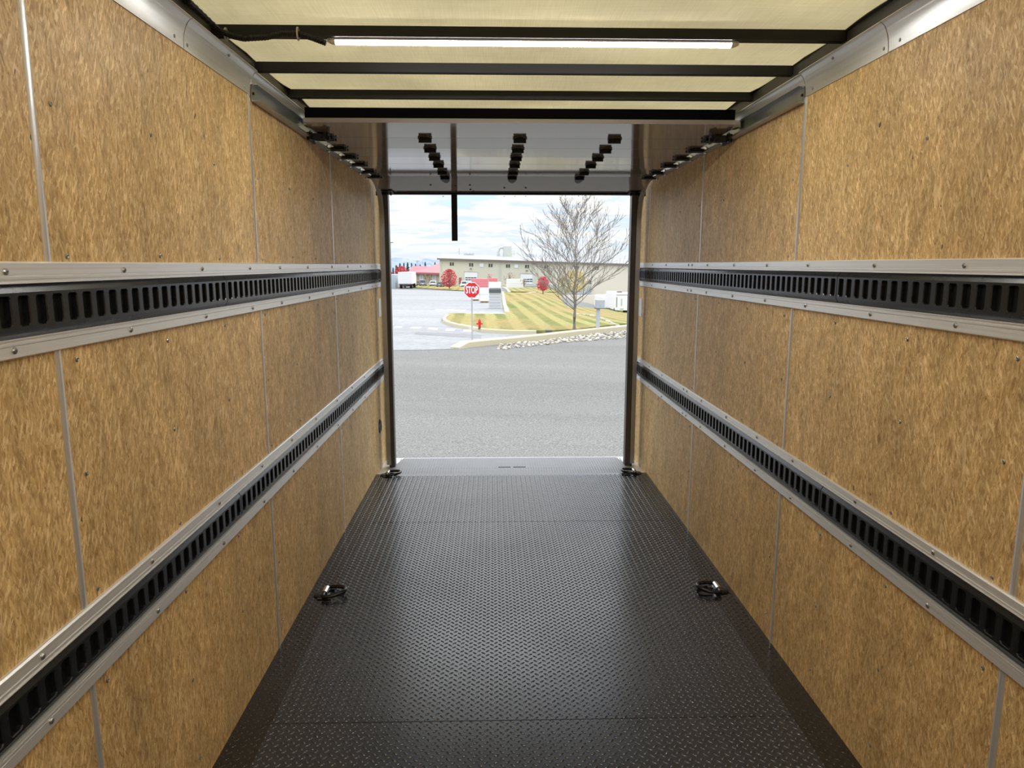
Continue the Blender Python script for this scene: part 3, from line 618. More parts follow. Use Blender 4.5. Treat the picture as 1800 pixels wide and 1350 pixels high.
# the big ground sheet
b = MB(); ys = [5.0]
while ys[-1] < 900: ys.append(ys[-1]*1.09)
ys = [2.5]+ys; xs = [-1.2, -0.8, -0.5, -0.3, -0.2, -0.1, 0, 0.04, 0.06, 0.09, 0.12, 0.15, 0.18, 0.21, 0.24, 0.3, 0.5, 0.8, 1.2]
V = [[b.b.verts.new((t_*max(y, 8), y, GZ(t_*max(y, 8) if y >= 8 else t_*y, y))) for t_ in xs] for y in ys]
for a, c in zip(V, V[1:]):
    for i in range(len(xs)-1): b.b.faces.new((a[i], a[i+1], c[i+1], c[i]))
struct(b.build('ground', 'lot_asphalt', smooth=0.8), 'speckled grey asphalt of the lot outside the opening', 'ground')
def P8(*q): return [(680+x/8.18, 540+y/8.18) for x, y in q]
def P7(*q): return [(880+x/7.5, 460+y/7.5) for x, y in q]
road = surface('road', 'road_asphalt', [[(560, 617), (690, 616), (760, 615), (812, 612.5), (862, 600), (940, 590)], [(560, 575), (700, 575), (776, 568), (847, 583), (900, 586.5), (941, 588.5)], [(600, 540), (700, 545), (740, 550), (790, 553), (826, 554), (889, 555)], [(560, 508), (690, 508.5), (740, 510), (800, 512), (850, 512), (882, 505)]], 0.008, nsub=8)
struct(road, 'pale grey asphalt road crossing beyond the lot', 'road')
struct(surface('road_patch', 'patch_asphalt', [P8((395, 390), (800, 415), (1350, 450)), P8((420, 362), (800, 375), (1360, 400))], 0.014, nsub=2), 'darker asphalt patch in the road', 'road patch')
# lawns
lw = surface('lawn', 'lawn', [[(777, 564.5), (800, 573), (826.7, 578), (847.5, 582.8), (900, 585.8), (940, 586.2), (975, 585.5), (1013, 583.5), (1053, 578), (1115, 571)],
                              [(778, 561), (800, 565), (850, 570), (900, 573), (960, 574), (1013, 572), (1060, 568), (1115, 562)],
                              [(790.6, 553.6), (826, 554.4), (880, 555), (889, 554.6), (960, 553), (1020, 553), (1115, 549)]], 0.13, 0.14, 5)
struct(lw, 'striped mown lawn beyond the road', 'lawn')
struct(surface('lawn', 'lawn', [[(889, 554.6), (960, 553), (1020, 553), (1115, 549)], [(883.5, 538), (960, 538), (1020, 544), (1115, 547)], [(882, 520), (930, 519), (975, 520), (993, 541), (1050, 545), (1115, 547)], [(882, 515.2), (930, 515.6), (985, 515.6), (992, 540), (1050, 544.5), (1115, 546.5)]], 0.13, 0.0, 5), 'striped mown lawn rising beyond the lone bare tree', 'lawn')
struct(surface('lawn', 'lawn', [[(893, 514.0), (930, 514.4), (985, 514.6)], [(884, 503), (920, 506.5), (990, 507)]], 0.13, 0.0, 3), 'strip of grass in front of the cream warehouse', 'lawn')
struct(surface('lawn', 'lawn', [[(724, 506), (760, 508.5), (800, 511), (826, 513)], [(727, 500), (760, 501), (800, 503), (832, 504)]], 0.10, 0.0, 3), 'yellowing verge below the parked cars', 'lawn')
# kerbs: swept blocks
def kerb(name, pts, w, h0, label, mt='kerb', side=1):
    b = MB(); rings = []
    P = [G(*p) for p in pts]; Q = []
    for i in range(len(P)-1):
        for k in range(4): Q.append(P[i].lerp(P[i+1], k/4))
    Q.append(P[-1])
    for i, p in enumerate(Q):
        d = (Q[min(i+1, len(Q)-1)]-Q[max(i-1, 0)]); d.z = 0; d.normalize(); n_ = Vector((-d.y, d.x, 0))*side; z = GZ(p.x, p.y)
        h = h0*min(1.0, 0.25+i/5)
        rings.append([(p.x, p.y, z-0.05), (p.x+n_.x*0.02, p.y+n_.y*0.02, z+h*0.9), (p.x+n_.x*0.05, p.y+n_.y*0.05, z+h), (p.x+n_.x*w, p.y+n_.y*w, z+h), (p.x+n_.x*w, p.y+n_.y*w, z-0.05)])
    b.loft(rings); struct(b.build(name, mt), label, 'kerb')
kerb('kerb', [(790, 553.6), (783, 558.5), (777, 563), (777.5, 566.5), (784, 571), (800, 575.5), (826.7, 580.5), (847.5, 584.8), (870, 586.5), (900, 587.8), (933, 588.4), (942, 588.5)], 0.22, 0.17, 'pale concrete kerb curling round the tip of the lawn', side=1)
kerb('kerb', [(889.5, 556), (886, 548), (883.5, 538), (882.5, 525), (882, 515)], 0.30, 0.19, 'pale kerb running up between paved yard and lawn', side=-1)
kerb('kerb', [(790, 554.2), (826, 555), (889, 555.4)], 0.14, 0.15, 'straight kerb along the back of the lawn tip', side=1)
kerb('kerb', [(808, 613.5), (826.7, 611), (863, 607), (900, 603.5), (960, 597.0), (1013, 590.5), (1053, 586), (1120, 578.5)], 0.42, 0.20, 'broad concrete kerb above the strip of stones', side=1)
kerb('kerb', [(881, 504), (886, 507), (890, 510), (893.5, 515.2)], 0.35, 0.2, 'slanting pale kerb above the white stack', 'kerb_pale', side=1)
kerb('kerb', [(893, 516.2), (930, 516.4), (985, 516.4)], 0.6, 0.15, 'long pale kerb in front of the warehouse grass', 'kerb_pale', side=1)
# road paint
for q in [P8((105, 300), (212, 300), (222, 282), (125, 281)), P8((335, 308), (470, 311), (495, 291), (358, 289)), P8((595, 322), (725, 329), (738, 304), (605, 299)), P8((845, 341), (968, 346), (982, 320), (856, 315)), P8((1098, 350), (1215, 358), (1222, 331), (1110, 325)),
          P8((688, 48), (840, 55), (850, 42), (715, 30)), P8((858, 50), (960, 53), (966, 36), (866, 35)), P8((968, 55), (1112, 62), (1136, 41), (985, 38))]:
    P = [G(x, y) for x, y in q]; c = P[0]; b = MB(); b.prism([(p.x-c.x, p.y-c.y, GZ(p.x, p.y)-c.z+0.012) for p in P], (0, 0, 0.006)); o = b.build('road_marking', 'white_paint', None, c); o['kind'] = 'structure'; o['label'] = 'white painted dash on the road'
# stones ----------------------------------------------------------
def rockmesh(sd_):
    rnd = random.Random(sd_); b = MB(); bmesh.ops.create_icosphere(b.b, subdivisions=1, radius=1)
    for v in b.b.verts: v.co *= rnd.uniform(0.75, 1.15)
    for v in b.b.verts: v.co.z *= 0.6
    return b.mesh('stone', ['stone_a', 'stone_b', 'stone_c'][sd_ % 3])
mat('stone_a', (0.60, 0.56, 0.46), 0.9); mat('stone_b', (0.42, 0.37, 0.29), 0.9); mat('stone_c', (0.30, 0.29, 0.27), 0.9)
rocks = [rockmesh(i) for i in range(9)]
low_ = [(872, 613.5), (880, 615), (933, 609), (1013, 600.7), (1110, 594)]; hi_ = [(872, 609.5), (880, 607), (933, 601.5), (1013, 592), (1110, 581)]
def lerp_poly(p, x):
    for a, c in zip(p, p[1:]):
        if x <= c[0]: f = (x-a[0])/(c[0]-a[0]); return a[1]*(1-f)+c[1]*f
    return p[-1][1]
rnd = random.Random(4)
placed = []; tries = 0
while len(placed) < 285 and tries < 9000:
    tries += 1
    px = 874+236*rnd.random()**0.85; v = rnd.random(); py = lerp_poly(low_, px)*(1-v)+lerp_poly(hi_, px)*v; p = G(px, py); s = rnd.uniform(0.05, 0.10)
    if any((p.x-q[0])**2+(p.y-q[1])**2 < (1.3*(s+q[2]))**2 for q in placed): continue
    placed.append((p.x, p.y, s))
    o = link('stone', rocks[rnd.randrange(9)], None, (p.x, p.y, p.z+s*0.3)); o.rotation_euler = (rnd.uniform(-.3, .3), rnd.uniform(-.3, .3), rnd.uniform(0, 6)); o.scale = (s*1.15, s, s)
    tag(o, 'pale rough stone in the loose strip between lot and kerb', 'stone', 'loose stones between the lot and the broad kerb')
for i in range(26):
    f = i/25; px = 1013+75*f; py = (552+f*8 if f < 0.45 else 555.6+(f-0.45)*33)+rnd.uniform(-.6, .6); p = G(px, py, 0.13); s = rnd.uniform(0.09, 0.12)
    o = link('stone', rocks[rnd.randrange(9)], None, (p.x, p.y, p.z+s*0.1)); o.rotation_euler = (0, 0, rnd.uniform(0, 6)); o.scale = (s*1.3, s, s*0.9)
    tag(o, 'edging stone in the line crossing the lawn beside the bare tree', 'stone', 'edging stones on the lawn')
# stop sign --------------------------------------------------------
g = G(827.5, 604); SY = g.y; c = at(829.3, 510, SY-0.06); zc = c.z
root = thing('stop_sign', 'red octagonal stop sign on a thin grey post beside the road', 'stop sign', (g.x, g.y, g.z)); ppm = FPX/(SY*0.99)
R_ = 14.0/ppm/math.cos(PI/8)*0.99
def octa(r, y): return [(c.x-g.x+r*math.sin(PI/8+k*PI/4), y, zc-g.z+r*math.cos(PI/8+k*PI/4)) for k in range(8)]
MB().loft([octa(R_, -0.055), octa(R_, -0.050)]).build('border', 'sign_white', root)
MB().loft([octa(R_*0.915, -0.058), octa(R_*0.915, -0.0551)]).build('face', 'sign_red', root)
MB().box(c.x-g.x-0.028, c.x-g.x+0.028, -0.04, -0.01, -0.1, zc-g.z+R_*0.8).build('post', 'pole_grey', root)
def text(s, size, xs, mt, parent, loc, bold=0.012, name='lettering'):
    cu = bpy.data.curves.new('t', 'FONT'); cu.body = s; cu.size = size; cu.align_x = 'CENTER'; cu.align_y = 'CENTER'; cu.offset = bold*size; cu.extrude = 0.002; cu.space_character = 1.05
    to = bpy.data.objects.new('t', cu); COL.objects.link(to); bpy.context.view_layer.update()
    me = bpy.data.meshes.new_from_object(to.evaluated_get(bpy.context.evaluated_depsgraph_get())); bpy.data.objects.remove(to)
    me.materials.clear(); me.materials.append(M[mt]); me.transform(Matrix.Rotation(PI/2, 4, 'X') @ Matrix.Diagonal((xs, 1, 1, 1)))
    o = link(name, me, parent, loc); return o
text('STOP', 0.34*(R_/0.30), 0.50, 'sign_white', root, (c.x-g.x, -0.061, zc-g.z-0.005), 0.03)
for s_ in (1, -1): MB().lathe((c.x-g.x, -0.058, zc-g.z+s_*R_*0.78), [(0.012, 0), (0.012, -0.006)], 8, 'Y').build('bolt', 'bright_steel', root)
# hydrant ----------------------------------------------------------
g = G(843, 578.5, 0.13); pp = FPX/g.y; hh = 18.0/pp
root = thing('fire_hydrant', 'small red fire hydrant on the tip of the lawn', 'fire hydrant', g); root.scale = (hh, hh, hh)
MB().lathe((0, 0, 0), [(0.17, 0), (0.17, 0.05), (0.12, 0.06), (0.12, 0.16)], 12).build('base_flange', 'wrap_dark', root)
MB().lathe((0, 0, 0), [(0.15, 0.15), (0.15, 0.19), (0.12, 0.2), (0.12, 0.66), (0.17, 0.67), (0.17, 0.72), (0.14, 0.74), (0.13, 0.82), (0.09, 0.90), (0.04, 0.93), (0.04, 1.0)], 14).build('barrel', 'hydrant_red', root)
for s_ in (-1, 1): MB().lathe((0, 0, 0.52), [(0.07, s_*0.1), (0.07, s_*0.22), (0.09, s_*0.23), (0.09, s_*0.28), (0.03, s_*0.31)], 10, 'X').build('outlet_cap', 'hydrant_red', root)
MB().lathe((0, 0, 0.48), [(0.09, -0.1), (0.09, -0.2), (0.11, -0.21), (0.11, -0.26)], 10, 'Y').build('outlet_cap', 'hydrant_red', root)
# trees ------------------------------------------------------------
def bare_tree(px, py, ptop, halfw, name, label, seed, lift=0.13, levels=5, trunk=3.0, start=0.17, mt='bark', cat='tree', yy=None):
    g = G(px, py, lift) if yy is None else yy; sc = FPX/g.y; Ht = (py-ptop)/sc*1.0; rd = random.Random(seed)
    root = thing(name, label, cat, g); bt = MB(); bb = MB(); r0_ = trunk/sc
    # central leader
    lead = [Vector((rd.uniform(-.012, .012)*Ht*(k > 1), rd.uniform(-.012, .012)*Ht*(k > 1), Ht*k/9)) for k in range(10)]
    bt.tube(lead[:6], [r0_*1.25, r0_, r0_*0.92, r0_*0.8, r0_*0.66, r0_*0.5], 8)
    bb.tube(lead[5:], [r0_*0.5, r0_*0.38, r0_*0.28, r0_*0.18, r0_*0.08], 5)
    def grow(p, d, ln, r, lv):
        n = 4; pts = [p]; q = d.copy(); cur = p.copy()
        for k in range(n):
            q = (q+Vector((rd.uniform(-.13, .13), rd.uniform(-.13, .13), rd.uniform(-.02, .16)))).normalized(); cur = cur+q*ln/n; pts.append(cur.copy())
        bb.tube(pts, [max(0.0075, r*(1-0.7*k/n)) for k in range(n+1)], 4 if lv < 3 else 3, False)
        if lv >= levels: return
        for k in range(1, n+1):
            for s_ in range(2 if lv < 2 else (2 if k > 1 else 1)):
                if rd.random() < 0.08: continue
                ax = Vector((rd.uniform(-1, 1), rd.uniform(-1, 1), rd.uniform(-.4, .4))).normalized(); nd_ = (q+ax*0.62).normalized(); nd_.z = max(nd_.z, 0.12)
                grow(pts[k], nd_.normalized(), ln*rd.uniform(0.36, 0.56), r*(0.5 if lv < 2 else 0.45), lv+1)
    nb = 32
    for i in range(nb):
        f = start+(0.94-start)*(i/(nb-1))**1.3; a = i*2.4+rd.uniform(-.3, .3); z = f*Ht; k = int(z/Ht*9); p = lead[k].lerp(lead[min(9, k+1)], z/Ht*9-k)
        wid = halfw/sc*(1.0 if f < 0.45 else 1.0-0.72*(f-0.45)/0.5); el = math.radians(24+30*f); ln = wid/math.cos(el)*rd.uniform(0.80, 1.0)
        if i == 0: a = PI*0.95
        d = Vector((math.cos(a)*math.cos(el), math.sin(a)*math.cos(el), math.sin(el))); grow(p, d, ln, r0_*(0.42-0.28*f), 2)
    bt.build('trunk', mt, root, smooth=0.8); bb.build('branches', mt, root); return root
bare_tree(1009.5, 580, 376, 76, 'bare_tree', 'tall leafless tree with a spreading crown standing on the striped lawn', 5, levels=4, trunk=2.8)
def leafy(px, py, ptop, halfw, name, label, mt, seed, shape='round', n=1100, lift=0.1, y=None, bark='bark', low=0.12, leaf=1.6, stem=True, group=None, cat='tree'):
    g = G(px, py, lift) if y is None else Vector((at(px, py, y).x, y, at(px, py, y).z)); sc = FPX/g.y; Ht = (py-ptop)/sc; Wd = halfw/sc; rd = random.Random(seed); s = leaf/sc
    root = thing(name, label, cat, g, 0, group); b = MB()
    for i in range(n):
        f = rd.random(); z = low+(1-low)*f
        if shape == 'cone': w = (1-f)**0.85
        elif shape == 'spire': w = (1-f)**0.62*(0.75+0.25*math.sin(f*30))
        else: w = math.sqrt(max(0, 1-(2*f-0.85)**2/1.35)) if f > 0.05 else 0.4
        r_ = Wd*w*math.sqrt(rd.random())*rd.uniform(0.85, 1.12); a = rd.uniform(0, 2*PI); c_ = Vector((r_*math.cos(a), r_*math.sin(a), Ht*z))
        u = Vector((rd.gauss(0, 1), rd.gauss(0, 1), rd.gauss(0, 1))).normalized(); v = u.orthogonal().normalized(); q = rd.uniform(0.6, 1.1)*s
        b.face([c_-u*q, c_+v*q*0.6, c_+u*q, c_-v*q*0.6])
    b.build('foliage', mt, root)
    if stem:
        b = MB(); b.tube([(0, 0, 0), (0, 0, Ht*0.5), (0.01*Ht, 0, Ht*0.85)], [1.1/sc, 0.8/sc, 0.3/sc], 6)
        rb = random.Random(seed+1)
        for i in range(10):
            z = Ht*(0.2+0.07*i); a = rb.uniform(0, 6.28); w = Wd*0.75*(1-i/14); b.tube([(0, 0, z), (w*math.cos(a), w*math.sin(a), z+w*0.8)], [0.5/sc, 0.15/sc], 4)
        b.build('trunk', bark, root)
    return root
leafy(790, 507.5, 474, 14, 'red_maple', 'bushy dark red tree standing in front of the left end of the warehouse', 'leaf_red', 3, n=1100)
leafy(954.5, 517, 487, 11.5, 'red_maple', 'small bright red tree below the warehouse windows', 'leaf_bright_red', 4, n=800, low=0.22)
leafy(1010, 516, 477, 26, 'yellow_tree', 'yellow leaved tree behind the trunk of the bare tree', 'leaf_yellow', 5, n=1600, low=0.08, y=125)
leafy(990, 517, 489, 15, 'olive_bush', 'olive bush at the left foot of the yellow tree', 'leaf_olive', 6, n=600, y=117, low=0.02, stem=False, cat='bush')
leafy(861, 506, 482, 9, 'red_maple', 'thin almost leafless reddish tree behind the red paver stacks', 'leaf_red', 8, n=90, leaf=1.2, y=125)
leafy(896, 503, 480, 12, 'brown_shrub', 'thin brown shrub rising behind the pale wrapped pile', 'leaf_brown', 9, n=170, y=135, leaf=1.2, cat='shrub')
leafy(921, 503, 489, 8, 'brown_shrub', 'low brown shrub in front of the right overhead door', 'leaf_brown', 19, n=60, y=128, leaf=1.2, cat='shrub')
leafy(699.5, 506, 470, 5.2, 'red_hedge', 'dark red tree between the grey container and the box truck', 'leaf_red', 10, n=900, low=0.02, cat='tree', y=143)
leafy(708, 500, 469, 11, 'red_maple', 'red tree rising behind the white box truck', 'leaf_bright_red', 12, n=700)
leafy(688, 500, 479, 7, 'red_maple', 'low red tree behind the grey container', 'leaf_bright_red', 13, n=300)
for i, (px, pt, hw, w_) in enumerate([(691.5, 471.5, 1.6, 'thin dark evergreen nearest the light pole'), (697, 467, 3.2, 'first full evergreen right of the light pole'), (703.5, 463.5, 3.2, 'evergreen above the middle of the box truck'), (710.5, 463.0, 2.8, 'evergreen above the right edge of the box truck'), (717, 462.5, 3.6, 'evergreen just left of the red roof'),
                                 (724, 463.5, 1.8, 'evergreen tip over the left end of the red roof'), (731, 465, 1.6, 'small evergreen tip over the red ridge, left of the gable'), (739, 466, 1.4, 'smallest evergreen tip over the red ridge'), (748, 461.5, 2.6, 'dark evergreen over the dip in the red roof'), (765, 462, 2.6, 'dark evergreen over the red roof nearest the warehouse')]):
    leafy(px, 489, pt, hw*1.5, 'evergreen_tree', w_, 'leaf_green', 20+i, shape='spire', n=520, y=215+(i % 3)*7, leaf=1.3, low=0.05, group='evergreens behind the red roof')
# warehouse --------------------------------------------------------
TB = math.radians(1.62)   # the land, and so the buildings, lean a little against the truck
def frame(px, py, y): return at(px, py, y)
o0 = at(772.7, 455.3, 150.0)
wh = thing('warehouse', 'long cream metal warehouse with paired windows and a pale grey roof', 'building', o0); wh.rotation_euler = (0, TB, 0.0)
pm = FPX/(150.0*0.985); LEN = 60.0; hgt = 60/pm
def bp(px, py, y=150.0):   # pixel -> warehouse local coordinates on the front plane
    p = at(px, py, y)-o0; c_, s_ = math.cos(-TB), math.sin(-TB); return (p.x*c_+p.z*s_, p.y, -p.x*s_+p.z*c_)
MB().box(0, LEN, 0, 30, -9, 0).build('wall', 'cream_wall', wh)
xr, _, zr = bp(978, 470); MB().box(xr, LEN, -0.06, 0.0, -9, -0.1).build('wall_cladding', 'pale_wall', wh)
b = MB(); b.hexa([(-0.5, -0.5, 0), (LEN, -0.5, 0), (LEN, 15, 1.15), (-0.5, 15, 1.15), (-0.5, -0.5, 0.12), (LEN, -0.5, 0.12), (LEN, 15, 1.27), (-0.5, 15, 1.27)]); b.hexa([(-0.5, 15, 1.15), (LEN, 15, 1.15), (LEN, 30.5, 0), (-0.5, 30.5, 0), (-0.5, 15, 1.27), (LEN, 15, 1.27), (LEN, 30.5, 0.12), (-0.5, 30.5, 0.12)])
b.build('roof', 'roof_grey', wh); MB().prism([(0, 0.01, 0), (0, 30, 0), (0, 15, 1.15)], (0.1, 0, 0)).build('gable', 'cream_wall', wh)
MB().box(-0.5, LEN, -0.62, -0.45, -0.16, 0.16).build('gutter', 'dark_trim', wh)
for px, w_ in ((879.5, 1.0), (775, 1.2), (937, 0.8)):
    x, _, z = bp(px, 470); MB().box(x-0.08*w_, x+0.08*w_, -0.14, 0, -6.3, -0.1).build('downpipe', 'duct', wh)
def rect(px0, px1, py0, py1, mt, nm, d=0.07, parent=wh):
    x0, _, z0 = bp(px0, py0); x1, _, z1 = bp(px1, py1); return MB().box(x0, x1, -d, 0.0, z1, z0).build(nm, mt, parent)
for px, py in [(794.3, 464.2), (828.2, 465.5), (862.3, 466.6), (893.0, 467.7), (926.5, 468.6), (960.3, 469.4), (1013.5, 470.8), (1048.8, 471.6)]:
    for s_ in (-1, 1):
        w_ = rect(px+s_*2.05-1.25, px+s_*2.05+1.25, py-2.9, py+2.7, 'dark_glass', 'window', 0.10)
for px, py in [(846.5, 466), (907.5, 467.8)]: rect(px-3.2, px+3.2, py-3.2, py+3.2, 'wrap_white', 'louvre_panel', 0.10)
for px0, px1, py0, py1, wz in [(816.8, 838.8, 478, 496.5, (488.2, 491.6)), (915, 937.2, 481.3, 499, (491.0, 494.6))]:
    d_ = rect(px0, px1, py0, py1, 'wrap_white', 'overhead_door', 0.12)
    for z_ in wz:
        for k in range(4):
            x0 = px0+1+(px1-px0-2)*k/4; rect(x0+0.3, x0+4.6, z_-0.8, z_+0.9, 'dark_glass', 'pane', 0.16)
    rect(px0-0.6, px1+0.6, py0-1.0, py0, 'duct', 'lintel', 0.2)
    rect((px0+px1)/2-1.5, (px0+px1)/2+1.5, py0-6.6, py0-5.4, 'dark_trim', 'lamp', 0.5)
rect(806.8, 811, 487.8, 499.5, 'door_red', 'door', 0.12)
rect(1036, 1039, 493, 495.5, 'dark_glass', 'vent', 0.2); rect(1036, 1039, 497, 498.8, 'dark_glass', 'vent', 0.2)
rect(922, 938, 499.3, 507, 'duct', 'dock_base', 0.4); rect(880, 893, 502, 508, 'box_grey', 'dock_base', 0.5); rect(966, 1038, 501, 519, 'box_grey', 'plinth', 0.5)
# roof plant
def rp(px, py, y=163): return at(px, py, y)
p = rp(891.7, 451.6); q = rp(891.7, 431.5); r_ = (rp(899.2, 440)-rp(884, 440)).x/2; hS = q.z-p.z
sl = thing('dust_collector', 'cream cylindrical dust collector tower with an elbow duct above the warehouse roof', 'tower', p)
MB().lathe((0, 0, 0), [(r_, 0), (r_, hS*0.94), (r_*0.45, hS), (0.05, hS*1.02)], 20).build('tank', 'duct', sl, smooth=0.5)
x1 = rp(875.8, 440).x-p.x; MB().tube([(x1, 0, 0), (x1, 0, hS*0.15), (x1*0.99, 0, hS*0.45), (x1*0.92, 0, hS*0.68), (x1*0.75, 0, hS*0.80), (-r_*0.8, 0, hS*0.82)], [0.36, 0.36, 0.27, 0.27, 0.27, 0.27], 10).build('elbow_duct', 'duct', sl, smooth=0.6)
b = MB()
for z_ in (0.2, 0.35, 0.5): b.tube([(r_, -0.2, hS*z_), (r_+0.6, -0.2, hS*z_)], 0.035, 4)
b.tube([(r_+0.6, -0.2, hS*0.15), (r_+0.6, -0.2, hS*0.55)], 0.035, 4); b.build('ladder', 'pole_grey', sl)
def unit(px0, px1, py0, py1, label, kind):
    a_ = rp(px0, py1-1.5); c_ = rp(px1, py0); w_ = c_.x-a_.x; h_ = c_.z-a_.z; root = thing('rooftop_unit', label, 'rooftop unit', a_)
    if kind: MB().box(0, w_*0.8, 0, 1.5, 0, h_).build('cabinet', 'box_grey', root); b = MB(); b.hexa([(w_*0.8, 0, 0), (w_*0.82, 0, 0), (w_*0.82, 1.5, 0), (w_*0.8, 1.5, 0), (w_*0.8, 0, h_), (w_, 0, h_*0.6), (w_, 1.5, h_*0.6), (w_*0.8, 1.5, h_)]); b.build('hood', 'duct', root)
    else:
        for k in range(6): MB().box(w_*k/6+0.05, w_*(k+0.8)/6, 0, 1.2, 0, h_*(1 if k % 2 else 0.8)).build('fan_section', 'pole_grey', root)
unit(815, 833, 445, 451, 'low row of grey ventilators on the warehouse roof beside the mast', 0); unit(926.5, 940.5, 446.8, 454.5, 'boxy grey unit on the warehouse roof right of the dust collector', 1)
a_ = rp(807.3, 452); t_ = rp(807, 436.5); root = thing('antenna_mast', 'thin mast on the left end of the warehouse roof', 'mast', a_); MB().tube([(0, 0, -0.5), (0, 0, t_.z-a_.z)], 0.07, 6).build('mast', 'pole_grey', root); MB().box(-0.35, 0.05, 0, 0.05, (t_.z-a_.z)*0.55, (t_.z-a_.z)*0.6).build('bracket', 'pole_grey', root)
# beige retaining wall
a_ = at(991, 519, 104); zb = at(991, 542, 104).z; e_ = at(1120, 519, 104)
b = MB(); b.box(0, e_.x-a_.x, 0, 0.5, zb-a_.z-4.5, 0); o = b.build('retaining_wall', 'pale_wall', None, a_); tag(o, 'pale beige retaining wall behind the bare tree', 'wall')
# red-roofed building ----------------------------------------------
Yr = 190.0; o1 = at(719.5, 480, Yr); rb_ = thing('office_building', 'low tan building with a red metal roof left of the warehouse', 'building', o1); rb_.rotation_euler = (0, TB, 0)
def rq(px, py, y=Yr):
    p = at(px, py, y)-o1; c_, s_ = math.cos(-TB), math.sin(-TB); return Vector((p.x*c_+p.z*s_, p.y, -p.x*s_+p.z*c_))
e0, e1 = rq(719.5, 478.5), rq(776, 481); rg = rq(719.5, 468, Yr+7)
MB().box(rq(726, 480).x, e1.x, 0.4, 12, -4.5, 0.1).build('wall', 'tan_wall', rb_)
b = MB(); b.hexa([(-0.3, -0.3, -0.05), (e1.x, -0.3, -0.05), (e1.x, 7, rg.z), (-0.1, 7, rg.z), (-0.3, -0.3, 0.08), (e1.x, -0.3, 0.08), (e1.x, 7, rg.z+0.12), (-0.1, 7, rg.z+0.12)]); b.build('roof', 'brick_red_roof', rb_)
pk = rq(775, 461.5, Yr+5); v0 = rq(730, 478.7); b = MB(); b.prism([(v0.x, -0.5, 0.05), (e1.x, -0.5, 0.05), (e1.x, 5.0, pk.z)], (0, 0.0, 0.25)); b.build('roof_wing', mat('red_roof_wing', (0.48, 0.17, 0.19), 0.5), rb_)
MB().box(v0.x-1.5, e1.x, -0.6, -0.35, -0.22, 0.1).build('fascia', 'door_red', rb_)
for px in (740.5, 763):
    a_, c_ = rq(px-3.2, 482.5), rq(px+3.2, 492.5); f_ = MB().box(a_.x, c_.x, 0.25, 0.45, c_.z, a_.z).build('window', 'wrap_white', rb_)
    a_, c_ = rq(px-1.9, 484), rq(px+1.9, 490.5); MB().box(a_.x, c_.x, 0.18, 0.3, c_.z, a_.z).build('pane', 'box_grey', f_)
a_ = rq(726.5, 480); MB().box(a_.x-0.35, a_.x+0.35, -0.1, 0.4, -3, 0).build('post', 'dark_trim', rb_)
leafy(747.8, 494, 480, 2.6, 'conifer_shrub', 'taller brown green shrub between the two tan building windows', 'leaf_olive', 41, n=350, y=188, leaf=1.0, low=0.0, stem=False, cat='shrub', shape='cone')
leafy(756, 495, 484, 2.3, 'conifer_shrub', 'shorter dark shrub beside the right window of the tan building', 'leaf_olive', 42, n=300, y=188, leaf=1.0, low=0.0, stem=False, cat='shrub', shape='cone')
